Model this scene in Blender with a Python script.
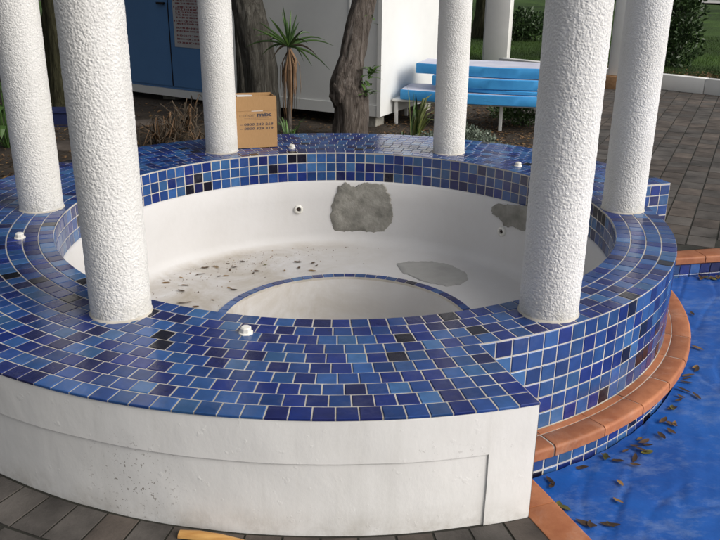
import bpy, bmesh, math, random
import numpy as np
from mathutils import Vector, Matrix, noise

random.seed(7)
for o in list(bpy.data.objects):
    bpy.data.objects.remove(o, do_unlink=True)
scene = bpy.context.scene
COL = scene.collection
PI = math.pi
rad = math.radians

# ------------------------------------------------------------------ camera
PW, PH = 720.0, 540.0
CAM = Vector((-0.0214, -3.8691, 1.135))
TH, PS, RO, FPX = 0.3605, 0.0355, 0.0105, 800.4
_F = Vector((math.sin(PS) * math.cos(TH), math.cos(PS) * math.cos(TH), -math.sin(TH)))
_R = Vector((math.cos(PS), -math.sin(PS), 0))
_U = _R.cross(_F)
_R2 = math.cos(RO) * _R + math.sin(RO) * _U
_U2 = -math.sin(RO) * _R + math.cos(RO) * _U
cd = bpy.data.cameras.new('camera')
cam = bpy.data.objects.new('camera', cd)
COL.objects.link(cam)
cam.matrix_world = Matrix(((_R2.x, _U2.x, -_F.x, CAM.x), (_R2.y, _U2.y, -_F.y, CAM.y),
                           (_R2.z, _U2.z, -_F.z, CAM.z), (0, 0, 0, 1)))
cd.sensor_width = 36.0
cd.lens = FPX / PW * 36.0
cd.clip_start = 0.05
cd.clip_end = 400
scene.camera = cam

# ------------------------------------------------------------------ world, sun, exposure
SUN_AZ = rad(120)      # clockwise from +Y (the viewing direction): from the right, a little from the front
SUN_EL = rad(33)
world = bpy.data.worlds.new('World')
scene.world = world
world.use_nodes = True
wn = world.node_tree.nodes
wl = world.node_tree.links
bg = wn['Background']
sky = wn.new('ShaderNodeTexSky')
sky.sky_type = 'NISHITA'
sky.sun_disc = False
sky.sun_elevation = SUN_EL
sky.sun_rotation = SUN_AZ
sky.air_density = 1.0
sky.dust_density = 6.0
sky.ozone_density = 1.0
hs = wn.new('ShaderNodeHueSaturation')
hs.inputs['Saturation'].default_value = 0.30
wl.new(sky.outputs[0], hs.inputs['Color'])
wl.new(hs.outputs[0], bg.inputs['Color'])
bg.inputs['Strength'].default_value = 0.135
sd = bpy.data.lights.new('sun', 'SUN')
sd.energy = 1.35
sd.angle = rad(34)
sd.color = (1.0, 0.945, 0.88)
sun = bpy.data.objects.new('sun', sd)
COL.objects.link(sun)
sdir = Vector((math.sin(SUN_AZ) * math.cos(SUN_EL), math.cos(SUN_AZ) * math.cos(SUN_EL), math.sin(SUN_EL)))
sun.rotation_euler = sdir.to_track_quat('Z', 'Y').to_euler()
sun.location = sdir * 30
vs = scene.view_settings
vs.view_transform = 'Standard'
vs.look = 'None'
vs.exposure = 0.04
vs.gamma = 1.0
scene.render.engine = 'CYCLES'
scene.cycles.max_bounces = 6

# ------------------------------------------------------------------ pixel rays (720 x 540 photograph)
def ray(u, v):
    return _F + (u - PW / 2) / FPX * _R2 + (PH / 2 - v) / FPX * _U2
def on_z(u, v, z):
    d = ray(u, v)
    return CAM + d * ((z - CAM.z) / d.z)
def on_plane(u, v, p0, n):
    d = ray(u, v)
    return CAM + d * ((Vector(p0) - CAM).dot(n) / d.dot(n))
def on_cyl_far(u, v, r):
    d = ray(u, v)
    a = d.x * d.x + d.y * d.y
    b = 2 * (CAM.x * d.x + CAM.y * d.y)
    c = CAM.x ** 2 + CAM.y ** 2 - r * r
    return CAM + d * ((-b + math.sqrt(max(b * b - 4 * a * c, 0))) / (2 * a))
def to_px(p):
    d = Vector(p) - CAM
    z = d.dot(_F)
    if z < 0.05:
        return None
    return (PW / 2 + FPX * d.dot(_R2) / z, PH / 2 - FPX * d.dot(_U2) / z)

# ------------------------------------------------------------------ materials
def mk(name):
    m = bpy.data.materials.new(name)
    m.use_nodes = True
    nt = m.node_tree
    return m, nt, nt.nodes, nt.links, nt.nodes['Principled BSDF']
def ramp(ns, stops):
    r = ns.new('ShaderNodeValToRGB')
    e = r.color_ramp.elements
    e[0].position, e[0].color = stops[0][0], (*stops[0][1], 1)
    e[1].position, e[1].color = stops[1][0], (*stops[1][1], 1)
    for p, c in stops[2:]:
        k = e.new(p)
        k.color = (*c, 1)
    return r
def noisen(ns, ls, coord, scale, detail=4, rough=0.55, dist=0.0):
    n = ns.new('ShaderNodeTexNoise')
    n.inputs['Scale'].default_value = scale
    n.inputs['Detail'].default_value = detail
    n.inputs['Roughness'].default_value = rough
    n.inputs['Distortion'].default_value = dist
    if coord is not None:
        ls.new(coord, n.inputs['Vector'])
    return n
def mixc(ns, ls, fac, a, b, mode='MIX'):
    x = ns.new('ShaderNodeMix')
    x.data_type = 'RGBA'
    x.blend_type = mode
    for k, s in ((0, fac), (6, a), (7, b)):
        if isinstance(s, (int, float)):
            x.inputs[k].default_value = s
        elif isinstance(s, tuple):
            x.inputs[k].default_value = (*s, 1)
        else:
            ls.new(s, x.inputs[k])
    return x.outputs[2]
def coords(ns, ls, kind='world'):
    if kind == 'world':
        g = ns.new('ShaderNodeNewGeometry')
        return g.outputs['Position']
    t = ns.new('ShaderNodeTexCoord')
    return t.outputs['Object']
def scaled(ns, ls, co, s):
    m = ns.new('ShaderNodeMapping')
    m.inputs['Scale'].default_value = s
    ls.new(co, m.inputs['Vector'])
    return m.outputs[0]
def bumpn(ns, ls, b, height, strength, dist):
    n = ns.new('ShaderNodeBump')
    n.inputs['Strength'].default_value = strength
    n.inputs['Distance'].default_value = dist
    ls.new(height, n.inputs['Height'])
    ls.new(n.outputs[0], b.inputs['Normal'])
    return n
def plain(name, c1, c2, rough=0.6, scale=8, bump=0.0, bscale=60, bdist=0.002, kind='object', metal=0.0, spec=0.5, stretch=(1, 1, 1), rnd=0.0):
    m, nt, ns, ls, b = mk(name)
    co = scaled(ns, ls, coords(ns, ls, kind), stretch)
    n = noisen(ns, ls, co, scale, 6, 0.6)
    r = ramp(ns, [(0.3, c1), (0.7, c2)])
    ls.new(n.outputs['Fac'], r.inputs['Fac'])
    out = r.outputs['Color']
    if rnd:
        oi = ns.new('ShaderNodeObjectInfo')
        mr = ns.new('ShaderNodeMapRange')
        mr.inputs['To Min'].default_value = 1 - rnd
        mr.inputs['To Max'].default_value = 1 + rnd
        ls.new(oi.outputs['Random'], mr.inputs['Value'])
        cb = ns.new('ShaderNodeCombineColor')
        for i in range(3):
            ls.new(mr.outputs[0], cb.inputs[i])
        out = mixc(ns, ls, 1.0, out, cb.outputs[0], 'MULTIPLY')
    ls.new(out, b.inputs['Base Color'])
    b.inputs['Roughness'].default_value = rough
    b.inputs['Metallic'].default_value = metal
    b.inputs['Specular IOR Level'].default_value = spec
    if bump:
        n2 = noisen(ns, ls, co, bscale, 5, 0.6)
        bumpn(ns, ls, b, n2.outputs['Fac'], bump, bdist)
    return m

M = {}
# glazed pool tiles: six glaze colours
GLAZE = [((0.015, 0.048, 0.180), 30), ((0.024, 0.076, 0.225), 24), ((0.038, 0.108, 0.255), 10),
         ((0.010, 0.024, 0.145), 24), ((0.011, 0.016, 0.085), 11), ((0.006, 0.006, 0.016), 3)]
def glaze(i, c):
    m, nt, ns, ls, b = mk('glazed_tile_%d' % i)
    co = coords(ns, ls)
    n = noisen(ns, ls, co, 24, 3, 0.5)
    r = ramp(ns, [(0.3, tuple(x * 0.86 for x in c)), (0.72, tuple(min(1, x * 1.14) for x in c))])
    ls.new(n.outputs['Fac'], r.inputs['Fac'])
    oi = ns.new('ShaderNodeObjectInfo')
    mr = ns.new('ShaderNodeMapRange')
    mr.inputs['To Min'].default_value = 0.74
    mr.inputs['To Max'].default_value = 1.26
    ls.new(oi.outputs['Random'], mr.inputs['Value'])
    cb = ns.new('ShaderNodeCombineColor')
    for k in range(3):
        ls.new(mr.outputs[0], cb.inputs[k])
    c1 = mixc(ns, ls, 1.0, r.outputs['Color'], cb.outputs[0], 'MULTIPLY')
    d = noisen(ns, ls, co, 7, 8, 0.72)          # chalky scale and dust lying on the glaze
    dr = ramp(ns, [(0.52, (0, 0, 0)), (0.82, (1, 1, 1))])
    ls.new(d.outputs['Fac'], dr.inputs['Fac'])
    mm = ns.new('ShaderNodeMath')
    mm.operation = 'MULTIPLY'
    mm.inputs[1].default_value = 0.15
    ls.new(dr.outputs['Color'], mm.inputs[0])
    c2 = mixc(ns, ls, mm.outputs[0], c1, (0.30, 0.32, 0.36))
    ls.new(c2, b.inputs['Base Color'])
    rr = ns.new('ShaderNodeMapRange')
    rr.inputs['From Min'].default_value = 0.3
    rr.inputs['From Max'].default_value = 0.8
    rr.inputs['To Min'].default_value = 0.10
    rr.inputs['To Max'].default_value = 0.30
    ls.new(d.outputs['Fac'], rr.inputs['Value'])
    ls.new(rr.outputs[0], b.inputs['Roughness'])
    n2 = noisen(ns, ls, co, 55, 2, 0.5)
    bumpn(ns, ls, b, n2.outputs['Fac'], 0.25, 0.0015)
    return m
GL = [glaze(i, c) for i, (c, w) in enumerate(GLAZE)]
GW = [w for c, w in GLAZE]
M['grout'] = plain('grout', (0.33, 0.30, 0.25), (0.62, 0.59, 0.53), 0.9, 6, 0.3, 200, 0.001, 'world')

def plaster(name, base, dirt, amount, bump=0.25, specks=0.0, patchy=1.2):
    m, nt, ns, ls, b = mk(name)
    co = coords(ns, ls)
    n = noisen(ns, ls, co, patchy, 9, 0.68)
    r = ramp(ns, [(0.42, (0, 0, 0)), (0.78, (1, 1, 1))])
    ls.new(n.outputs['Fac'], r.inputs['Fac'])
    mm = ns.new('ShaderNodeMath')
    mm.operation = 'MULTIPLY'
    mm.inputs[1].default_value = amount
    ls.new(r.outputs['Color'], mm.inputs[0])
    c = mixc(ns, ls, mm.outputs[0], base, dirt)
    if specks:
        def mul(x, y):
            k = ns.new('ShaderNodeMath'); k.operation = 'MULTIPLY'
            ls.new(x, k.inputs[0])
            if isinstance(y, float): k.inputs[1].default_value = y
            else: ls.new(y, k.inputs[1])
            return k.outputs[0]
        # mould specks: only inside soft patches, sizes uneven
        n3 = noisen(ns, ls, co, 2.1, 3, 0.55)
        r3 = ramp(ns, [(0.60, (0, 0, 0)), (0.74, (1, 1, 1))])
        ls.new(n3.outputs['Fac'], r3.inputs['Fac'])
        n4 = noisen(ns, ls, co, 75, 4, 0.75)
        r4 = ramp(ns, [(0.61, (0, 0, 0)), (0.66, (1, 1, 1))])
        ls.new(n4.outputs['Fac'], r4.inputs['Fac'])
        c = mixc(ns, ls, mul(mul(r3.outputs['Color'], r4.outputs['Color']), specks), c, (0.11, 0.085, 0.06))
        vd = ns.new('ShaderNodeVectorMath'); vd.operation = 'DISTANCE'
        vd.inputs[1].default_value = (-0.60, -1.88, -0.27)
        ls.new(co, vd.inputs[0])
        md = ns.new('ShaderNodeMapRange')
        md.inputs['From Min'].default_value = 0.20
        md.inputs['From Max'].default_value = 0.02
        ls.new(vd.outputs['Value'], md.inputs['Value'])
        n6 = noisen(ns, ls, co, 105, 2, 0.5)
        r6 = ramp(ns, [(0.64, (0, 0, 0)), (0.69, (1, 1, 1))])
        ls.new(n6.outputs['Fac'], r6.inputs['Fac'])
        c = mixc(ns, ls, mul(mul(md.outputs[0], r6.outputs['Color']), 0.9), c, (0.12, 0.095, 0.07))
        # faint rain runs
        st = noisen(ns, ls, scaled(ns, ls, co, (11, 11, 0.9)), 1.0, 6, 0.65)
        sr = ramp(ns, [(0.52, (0, 0, 0)), (0.76, (1, 1, 1))])
        ls.new(st.outputs['Fac'], sr.inputs['Fac'])
        c = mixc(ns, ls, mul(sr.outputs['Color'], 0.30), c, (0.52, 0.51, 0.47))
        # soil splashed up from the paving
        sp = ns.new('ShaderNodeSeparateXYZ')
        ls.new(co, sp.inputs[0])
        mr = ns.new('ShaderNodeMapRange')
        mr.inputs['From Min'].default_value = -0.30
        mr.inputs['From Max'].default_value = -0.395
        ls.new(sp.outputs['Z'], mr.inputs['Value'])
        n5 = noisen(ns, ls, co, 9, 8, 0.75)
        r5 = ramp(ns, [(0.40, (0, 0, 0)), (0.70, (1, 1, 1))])
        ls.new(n5.outputs['Fac'], r5.inputs['Fac'])
        c = mixc(ns, ls, mul(mul(mr.outputs[0], r5.outputs['Color']), 0.6), c, (0.30, 0.26, 0.20))
    ls.new(c, b.inputs['Base Color'])
    b.inputs['Roughness'].default_value = 0.75
    b.inputs['Specular IOR Level'].default_value = 0.3
    n2 = noisen(ns, ls, scaled(ns, ls, co, (1, 1, 0.6)), 9, 7, 0.55, 0.15)
    lv_ = noisen(ns, ls, co, 30, 3, 0.5)
    lr_ = ramp(ns, [(0.655, (0, 0, 0)), (0.76, (1, 1, 1))])
    ls.new(lv_.outputs['Fac'], lr_.inputs['Fac'])
    la_ = ns.new('ShaderNodeMath'); la_.operation = 'MULTIPLY_ADD'; la_.inputs[1].default_value = 0.16
    ls.new(lr_.outputs['Color'], la_.inputs[0]); ls.new(n2.outputs['Fac'], la_.inputs[2])
    bumpn(ns, ls, b, la_.outputs[0], bump, 0.009)
    return m
M['wall_plaster'] = plaster('painted_plaster', (0.77, 0.765, 0.75), (0.60, 0.585, 0.55), 0.55, 0.34, 0.75)
def roughcast(m):
    nt = m.node_tree; ns, ls = nt.nodes, nt.links; b = ns['Principled BSDF']
    t = ns.new('ShaderNodeTexCoord')
    n0 = noisen(ns, ls, t.outputs['Object'], 60, 2, 0.5)
    wob = mixc(ns, ls, 0.012, t.outputs['Object'], n0.outputs['Color'], 'ADD')
    v = ns.new('ShaderNodeTexVoronoi')
    v.feature = 'SMOOTH_F1'
    v.inputs['Scale'].default_value = 135
    v.inputs['Smoothness'].default_value = 0.7
    ls.new(wob, v.inputs['Vector'])
    inv = ns.new('ShaderNodeMath'); inv.operation = 'SUBTRACT'; inv.inputs[0].default_value = 1.0
    ls.new(v.outputs['Distance'], inv.inputs[1])
    n2 = noisen(ns, ls, t.outputs['Object'], 240, 3, 0.6)
    ad = ns.new('ShaderNodeMath'); ad.operation = 'MULTIPLY_ADD'; ad.inputs[1].default_value = 0.35
    ls.new(n2.outputs['Fac'], ad.inputs[0]); ls.new(inv.outputs[0], ad.inputs[2])
    bumpn(ns, ls, b, ad.outputs[0], 0.65, 0.0048)
    src = b.inputs['Base Color'].links[0].from_socket
    sep = ns.new('ShaderNodeSeparateXYZ'); ls.new(t.outputs['Object'], sep.inputs[0])
    mr = ns.new('ShaderNodeMapRange')
    mr.inputs['From Min'].default_value = 0.10
    mr.inputs['From Max'].default_value = 0.0
    mr.inputs['To Max'].default_value = 0.75
    ls.new(sep.outputs['Z'], mr.inputs['Value'])
    gn = noisen(ns, ls, coords(ns, ls), 14, 7, 0.7)
    gr = ramp(ns, [(0.42, (0, 0, 0)), (0.68, (1, 1, 1))])
    ls.new(gn.outputs['Fac'], gr.inputs['Fac'])
    k = ns.new('ShaderNodeMath'); k.operation = 'MULTIPLY'
    ls.new(mr.outputs[0], k.inputs[0]); ls.new(gr.outputs['Color'], k.inputs[1])
    c = mixc(ns, ls, k.outputs[0], src, (0.40, 0.38, 0.31))
    sn = noisen(ns, ls, scaled(ns, ls, coords(ns, ls), (16, 16, 1.1)), 1.0, 6, 0.65)
    sr = ramp(ns, [(0.50, (0, 0, 0)), (0.78, (1, 1, 1))])
    ls.new(sn.outputs['Fac'], sr.inputs['Fac'])
    k2 = ns.new('ShaderNodeMath'); k2.operation = 'MULTIPLY'; k2.inputs[1].default_value = 0.38
    ls.new(sr.outputs['Color'], k2.inputs[0])
    c = mixc(ns, ls, k2.outputs[0], c, (0.50, 0.49, 0.45))
    ls.new(c, b.inputs['Base Color'])
    return m
M['column_plaster'] = plaster('roughcast_plaster', (0.71, 0.705, 0.685), (0.55, 0.535, 0.50), 0.55, 0.0, 0.0, 2.2)

def shell_mat():
    m, nt, ns, ls, b = mk('spa_shell_plaster')
    co = coords(ns, ls)
    sep = ns.new('ShaderNodeSeparateXYZ')
    ls.new(co, sep.inputs[0])
    n = noisen(ns, ls, co, 1.6, 9, 0.7, 0.4)
    r = ramp(ns, [(0.40, (0, 0, 0)), (0.75, (1, 1, 1))])
    ls.new(n.outputs['Fac'], r.inputs['Fac'])
    mm = ns.new('ShaderNodeMath')
    mm.operation = 'MULTIPLY'
    mm.inputs[1].default_value = 0.30
    ls.new(r.outputs['Color'], mm.inputs[0])
    c = mixc(ns, ls, mm.outputs[0], (0.61, 0.603, 0.598), (0.45, 0.43, 0.40))
    # silt dried on the bench and the footwell floor, to the left where puddles stood
    nz = noisen(ns, ls, co, 2.6, 8, 0.7, 0.6)
    nr = ramp(ns, [(0.36, (0, 0, 0)), (0.66, (1, 1, 1))])
    ls.new(nz.outputs['Fac'], nr.inputs['Fac'])
    low = ns.new('ShaderNodeMapRange')
    low.inputs['From Min'].default_value = -0.585
    low.inputs['From Max'].default_value = -0.615
    low.inputs['To Min'].default_value = 0
    low.inputs['To Max'].default_value = 1
    ls.new(sep.outputs['Z'], low.inputs['Value'])
    lx = ns.new('ShaderNodeMapRange')
    lx.inputs['From Min'].default_value = 0.35
    lx.inputs['From Max'].default_value = -0.35
    lx.inputs['To Min'].default_value = 0.12
    lx.inputs['To Max'].default_value = 1
    ls.new(sep.outputs['X'], lx.inputs['Value'])
    a = ns.new('ShaderNodeMath'); a.operation = 'MULTIPLY'
    ls.new(low.outputs[0], a.inputs[0]); ls.new(lx.outputs[0], a.inputs[1])
    a2 = ns.new('ShaderNodeMath'); a2.operation = 'MULTIPLY'
    ls.new(a.outputs[0], a2.inputs[0]); ls.new(nr.outputs['Color'], a2.inputs[1])
    a3 = ns.new('ShaderNodeMath'); a3.operation = 'MULTIPLY'; a3.inputs[1].default_value = 0.8
    ls.new(a2.outputs[0], a3.inputs[0])
    c = mixc(ns, ls, a3.outputs[0], c, (0.36, 0.31, 0.235))
    # vertical runs
    st = noisen(ns, ls, scaled(ns, ls, co, (9, 9, 0.7)), 1.0, 6, 0.65)
    sr = ramp(ns, [(0.58, (0, 0, 0)), (0.78, (1, 1, 1))])
    ls.new(st.outputs['Fac'], sr.inputs['Fac'])
    s2 = ns.new('ShaderNodeMath'); s2.operation = 'MULTIPLY'; s2.inputs[1].default_value = 0.16
    ls.new(sr.outputs['Color'], s2.inputs[0])
    c = mixc(ns, ls, s2.outputs[0], c, (0.48, 0.455, 0.40))
    ls.new(c, b.inputs['Base Color'])
    b.inputs['Roughness'].default_value = 0.7
    b.inputs['Specular IOR Level'].default_value = 0.35
    n2 = noisen(ns, ls, co, 18, 7, 0.6)
    bumpn(ns, ls, b, n2.outputs['Fac'], 0.22, 0.006)
    return m
M['shell'] = shell_mat()
M['mortar'] = plain('bare_mortar', (0.165, 0.16, 0.14), (0.33, 0.32, 0.285), 0.9, 13, 0.8, 45, 0.008, 'world')
M['mortar_pale'] = plain('worn_plaster', (0.33, 0.325, 0.31), (0.42, 0.415, 0.395), 0.85, 7, 0.3, 60, 0.002, 'world')
def terracotta():
    m, nt, ns, ls, b = mk('terracotta')
    co = coords(ns, ls)
    n = noisen(ns, ls, co, 12, 6, 0.65)
    r = ramp(ns, [(0.3, (0.30, 0.098, 0.040)), (0.7, (0.46, 0.185, 0.085))])
    ls.new(n.outputs['Fac'], r.inputs['Fac'])
    oi = ns.new('ShaderNodeObjectInfo')
    mr = ns.new('ShaderNodeMapRange')
    mr.inputs['To Min'].default_value = 0.80
    mr.inputs['To Max'].default_value = 1.15
    ls.new(oi.outputs['Random'], mr.inputs['Value'])
    cb = ns.new('ShaderNodeCombineColor')
    for k in range(3):
        ls.new(mr.outputs[0], cb.inputs[k])
    c = mixc(ns, ls, 1.0, r.outputs['Color'], cb.outputs[0], 'MULTIPLY')
    e = noisen(ns, ls, co, 5, 9, 0.75, 0.4)            # salt bloom
    er = ramp(ns, [(0.54, (0, 0, 0)), (0.75, (1, 1, 1))])
    ls.new(e.outputs['Fac'], er.inputs['Fac'])
    q = ns.new('ShaderNodeMath'); q.operation = 'MULTIPLY'; q.inputs[1].default_value = 0.42
    ls.new(er.outputs['Color'], q.inputs[0])
    c = mixc(ns, ls, q.outputs[0], c, (0.52, 0.38, 0.30))
    g_ = noisen(ns, ls, co, 9, 8, 0.7)
    gr = ramp(ns, [(0.58, (0, 0, 0)), (0.74, (1, 1, 1))])
    ls.new(g_.outputs['Fac'], gr.inputs['Fac'])
    q2 = ns.new('ShaderNodeMath'); q2.operation = 'MULTIPLY'; q2.inputs[1].default_value = 0.4
    ls.new(gr.outputs['Color'], q2.inputs[0])
    c = mixc(ns, ls, q2.outputs[0], c, (0.14, 0.07, 0.04))
    ls.new(c, b.inputs['Base Color'])
    b.inputs['Roughness'].default_value = 0.58
    b.inputs['Specular IOR Level'].default_value = 0.35
    n2 = noisen(ns, ls, co, 70, 5, 0.65)
    bumpn(ns, ls, b, n2.outputs['Fac'], 0.35, 0.002)
    return m
M['terracotta'] = terracotta()
M['paver'] = plain('concrete_paver', (0.024, 0.021, 0.018), (0.112, 0.100, 0.090), 0.85, 4.5, 0.6, 90, 0.003, 'world', rnd=0.22)
M['sand'] = plain('joint_sand', (0.010, 0.010, 0.007), (0.026, 0.025, 0.018), 0.95, 12, 0.5, 60, 0.003, 'world')
M['soil'] = plain('soil', (0.016, 0.012, 0.008), (0.055, 0.040, 0.026), 0.95, 6, 0.8, 40, 0.02, 'world')
M['mulch'] = plain('leaf_litter', (0.055, 0.030, 0.014), (0.24, 0.14, 0.065), 0.85, 30, 0.3, 60, 0.002, 'world')
M['leaf'] = plain('dry_leaf', (0.085, 0.045, 0.016), (0.27, 0.16, 0.05), 0.6, 22, 0.3, 120, 0.001, 'world', rnd=0.4)
M['leaf_dark'] = plain('dark_leaf', (0.035, 0.020, 0.010), (0.10, 0.055, 0.025), 0.55, 22, 0.3, 120, 0.001, 'world', rnd=0.4)
M['leaf_olive'] = plain('olive_leaf', (0.05, 0.055, 0.012), (0.16, 0.15, 0.03), 0.55, 22, 0.3, 120, 0.001, 'world', rnd=0.3)
M['valve'] = plain('white_plastic', (0.66, 0.64, 0.58), (0.78, 0.77, 0.72), 0.4, 30, 0.1, 80, 0.001)
M['dark_hole'] = plain('black_rubber', (0.012, 0.009, 0.007), (0.04, 0.02, 0.012), 0.8, 30)
M['card'] = plain('corrugated_card', (0.36, 0.205, 0.085), (0.46, 0.275, 0.125), 0.8, 5, 0.25, 1.0, 0.001, stretch=(140, 6, 6))
M['card_in'] = plain('card_inside', (0.36, 0.22, 0.10), (0.44, 0.28, 0.14), 0.85, 8)
M['ink'] = plain('printing_ink', (0.050, 0.045, 0.055), (0.085, 0.075, 0.085), 0.7, 60)
M['ink_faint'] = plain('faint_printing_ink', (0.19, 0.125, 0.075), (0.25, 0.165, 0.09), 0.7, 60)
M['paper'] = plain('white_paper', (0.66, 0.65, 0.63), (0.76, 0.75, 0.73), 0.7, 12)
M['white_paint'] = plain('white_paint', (0.70, 0.70, 0.68), (0.78, 0.78, 0.76), 0.5, 3, 0.10, 40, 0.002)
M['bare_timber'] = plain('bare_timber', (0.25, 0.13, 0.06), (0.40, 0.23, 0.11), 0.7, 5, 0.3, 20, 0.002, stretch=(1, 8, 8))
M['cabin'] = plain('cabin_paint', (0.64, 0.65, 0.64), (0.72, 0.73, 0.71), 0.55, 2, 0.35, 160, 0.0015)
M['blue_steel'] = plain('blue_paint', (0.085, 0.205, 0.43), (0.100, 0.235, 0.48), 0.45, 2.5, 0.12, 25, 0.002)
M['dark_metal'] = plain('dark_metal', (0.02, 0.02, 0.02), (0.06, 0.06, 0.06), 0.4, 8, metal=0.8)
M['sign_board'] = plain('sign_board', (0.42, 0.42, 0.43), (0.50, 0.50, 0.50), 0.5, 6)
M['sign_red'] = plain('sign_red', (0.16, 0.022, 0.028), (0.24, 0.035, 0.04), 0.6, 20)
M['foam_top'] = plain('foam_board_face', (0.42, 0.44, 0.56), (0.58, 0.59, 0.68), 0.7, 6, 0.3, 60, 0.002)
def foam_mat():
    m, nt, ns, ls, b = mk('blue_foam')
    co = coords(ns, ls, 'object')
    n = noisen(ns, ls, co, 4, 7, 0.7)
    r = ramp(ns, [(0.30, (0.035, 0.27, 0.64)), (0.62, (0.06, 0.38, 0.78)), (0.80, (0.10, 0.43, 0.80))])
    ls.new(n.outputs['Fac'], r.inputs['Fac'])
    s = noisen(ns, ls, scaled(ns, ls, co, (3, 3, 40)), 1.3, 6, 0.7)
    sr = ramp(ns, [(0.60, (0, 0, 0)), (0.72, (1, 1, 1))])
    ls.new(s.outputs['Fac'], sr.inputs['Fac'])
    q = ns.new('ShaderNodeMath'); q.operation = 'MULTIPLY'; q.inputs[1].default_value = 0.4
    ls.new(sr.outputs['Color'], q.inputs[0])
    c = mixc(ns, ls, q.outputs[0], r.outputs['Color'], (0.02, 0.09, 0.26))
    ls.new(c, b.inputs['Base Color'])
    b.inputs['Roughness'].default_value = 0.55
    bumpn(ns, ls, b, n.outputs['Fac'], 0.2, 0.004)
    return m
M['foam'] = foam_mat()
M['blue_pot'] = plain('blue_plastic', (0.014, 0.020, 0.07), (0.022, 0.032, 0.10), 0.45, 6)
def bark_mat(name, c1, c2, c3):
    m, nt, ns, ls, b = mk(name)
    co = coords(ns, ls, 'object')
    n = noisen(ns, ls, scaled(ns, ls, co, (30, 30, 4.5)), 1.0, 9, 0.74, 1.1)
    r = ramp(ns, [(0.34, c1), (0.52, c2), (0.70, c3)])
    ls.new(n.outputs['Fac'], r.inputs['Fac'])
    ls.new(r.outputs['Color'], b.inputs['Base Color'])
    b.inputs['Roughness'].default_value = 0.9
    b.inputs['Specular IOR Level'].default_value = 0.2
    bumpn(ns, ls, b, n.outputs['Fac'], 1.0, 0.055)
    return m
M['bark'] = bark_mat('bark', (0.040, 0.032, 0.026), (0.155, 0.130, 0.112), (0.30, 0.27, 0.245))
M['bark_grey'] = bark_mat('grey_bark', (0.030, 0.027, 0.022), (0.10, 0.094, 0.080), (0.20, 0.195, 0.17))
M['bark_moss'] = bark_mat('mossy_bark', (0.020, 0.018, 0.010), (0.065, 0.064, 0.034), (0.12, 0.112, 0.065))
def foliage(name, c1, c2, rough=0.5):
    m = plain(name, c1, c2, rough, 3.5, 0, kind='world')
    return m
M['leaf_green'] = foliage('green_leaf', (0.022, 0.055, 0.014), (0.065, 0.13, 0.028))
M['leaf_deep'] = foliage('deep_green_leaf', (0.014, 0.034, 0.010), (0.04, 0.08, 0.02))
M['leaf_bright'] = foliage('bright_leaf', (0.05, 0.12, 0.02), (0.11, 0.21, 0.04))
M['leaf_silver'] = foliage('silver_leaf', (0.075, 0.105, 0.075), (0.17, 0.205, 0.155))
M['leaf_flax'] = foliage('flax_leaf', (0.06, 0.085, 0.022), (0.15, 0.17, 0.05))
M['straw'] = foliage('dead_leaf', (0.09, 0.048, 0.024), (0.25, 0.15, 0.075), 0.8)
M['straw_dark'] = foliage('rotting_leaf', (0.032, 0.023, 0.015), (0.10, 0.074, 0.046), 0.8)
M['frond'] = plain('fallen_frond', (0.42, 0.20, 0.05), (0.62, 0.36, 0.12), 0.5, 3, 0.25, 12, 0.002, stretch=(2, 30, 30))

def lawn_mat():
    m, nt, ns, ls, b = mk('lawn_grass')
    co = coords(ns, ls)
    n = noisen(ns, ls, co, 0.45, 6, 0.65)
    r = ramp(ns, [(0.30, (0.022, 0.040, 0.011)), (0.50, (0.042, 0.080, 0.018)), (0.72, (0.075, 0.145, 0.026))])  # mottled turf; bright and dark patches put sunlit and shaded grass into the colour
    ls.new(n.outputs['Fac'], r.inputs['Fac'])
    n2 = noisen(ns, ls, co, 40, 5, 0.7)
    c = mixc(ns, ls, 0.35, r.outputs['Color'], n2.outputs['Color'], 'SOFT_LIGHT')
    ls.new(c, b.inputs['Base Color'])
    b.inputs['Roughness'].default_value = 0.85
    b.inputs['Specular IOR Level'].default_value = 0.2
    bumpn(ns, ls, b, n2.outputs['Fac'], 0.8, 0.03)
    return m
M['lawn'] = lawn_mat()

def cover_mat():
    m, nt, ns, ls, b = mk('bubble_cover_film')
    co = coords(ns, ls)
    n = noisen(ns, ls, co, 2.2, 5, 0.6)
    r = ramp(ns, [(0.32, (0.005, 0.058, 0.275)), (0.68, (0.010, 0.104, 0.41))])
    ls.new(n.outputs['Fac'], r.inputs['Fac'])
    # chalky residue left by dried puddles
    rot = ns.new('ShaderNodeMapping')
    rot.inputs['Rotation'].default_value = (0, 0, rad(-25))
    rot.inputs['Scale'].default_value = (1.0, 1.9, 1.0)
    ls.new(co, rot.inputs['Vector'])
    d = noisen(ns, ls, rot.outputs[0], 5.0, 10, 0.82, 0.0)
    dr = ramp(ns, [(0.50, (0, 0, 0)), (0.74, (1, 1, 1))])
    ls.new(d.outputs['Fac'], dr.inputs['Fac'])
    q = ns.new('ShaderNodeMath'); q.operation = 'MULTIPLY'; q.inputs[1].default_value = 0.45
    ls.new(dr.outputs['Color'], q.inputs[0])
    c = mixc(ns, ls, q.outputs[0], r.outputs['Color'], (0.27, 0.35, 0.47))
    ls.new(c, b.inputs['Base Color'])
    b.inputs['Roughness'].default_value = 0.46
    b.inputs['Specular IOR Level'].default_value = 0.4
    v = ns.new('ShaderNodeTexVoronoi')
    v.inputs['Scale'].default_value = 90
    ls.new(co, v.inputs['Vector'])
    bumpn(ns, ls, b, v.outputs['Distance'], 0.15, 0.003)
    return m
M['cover'] = cover_mat()

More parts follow.
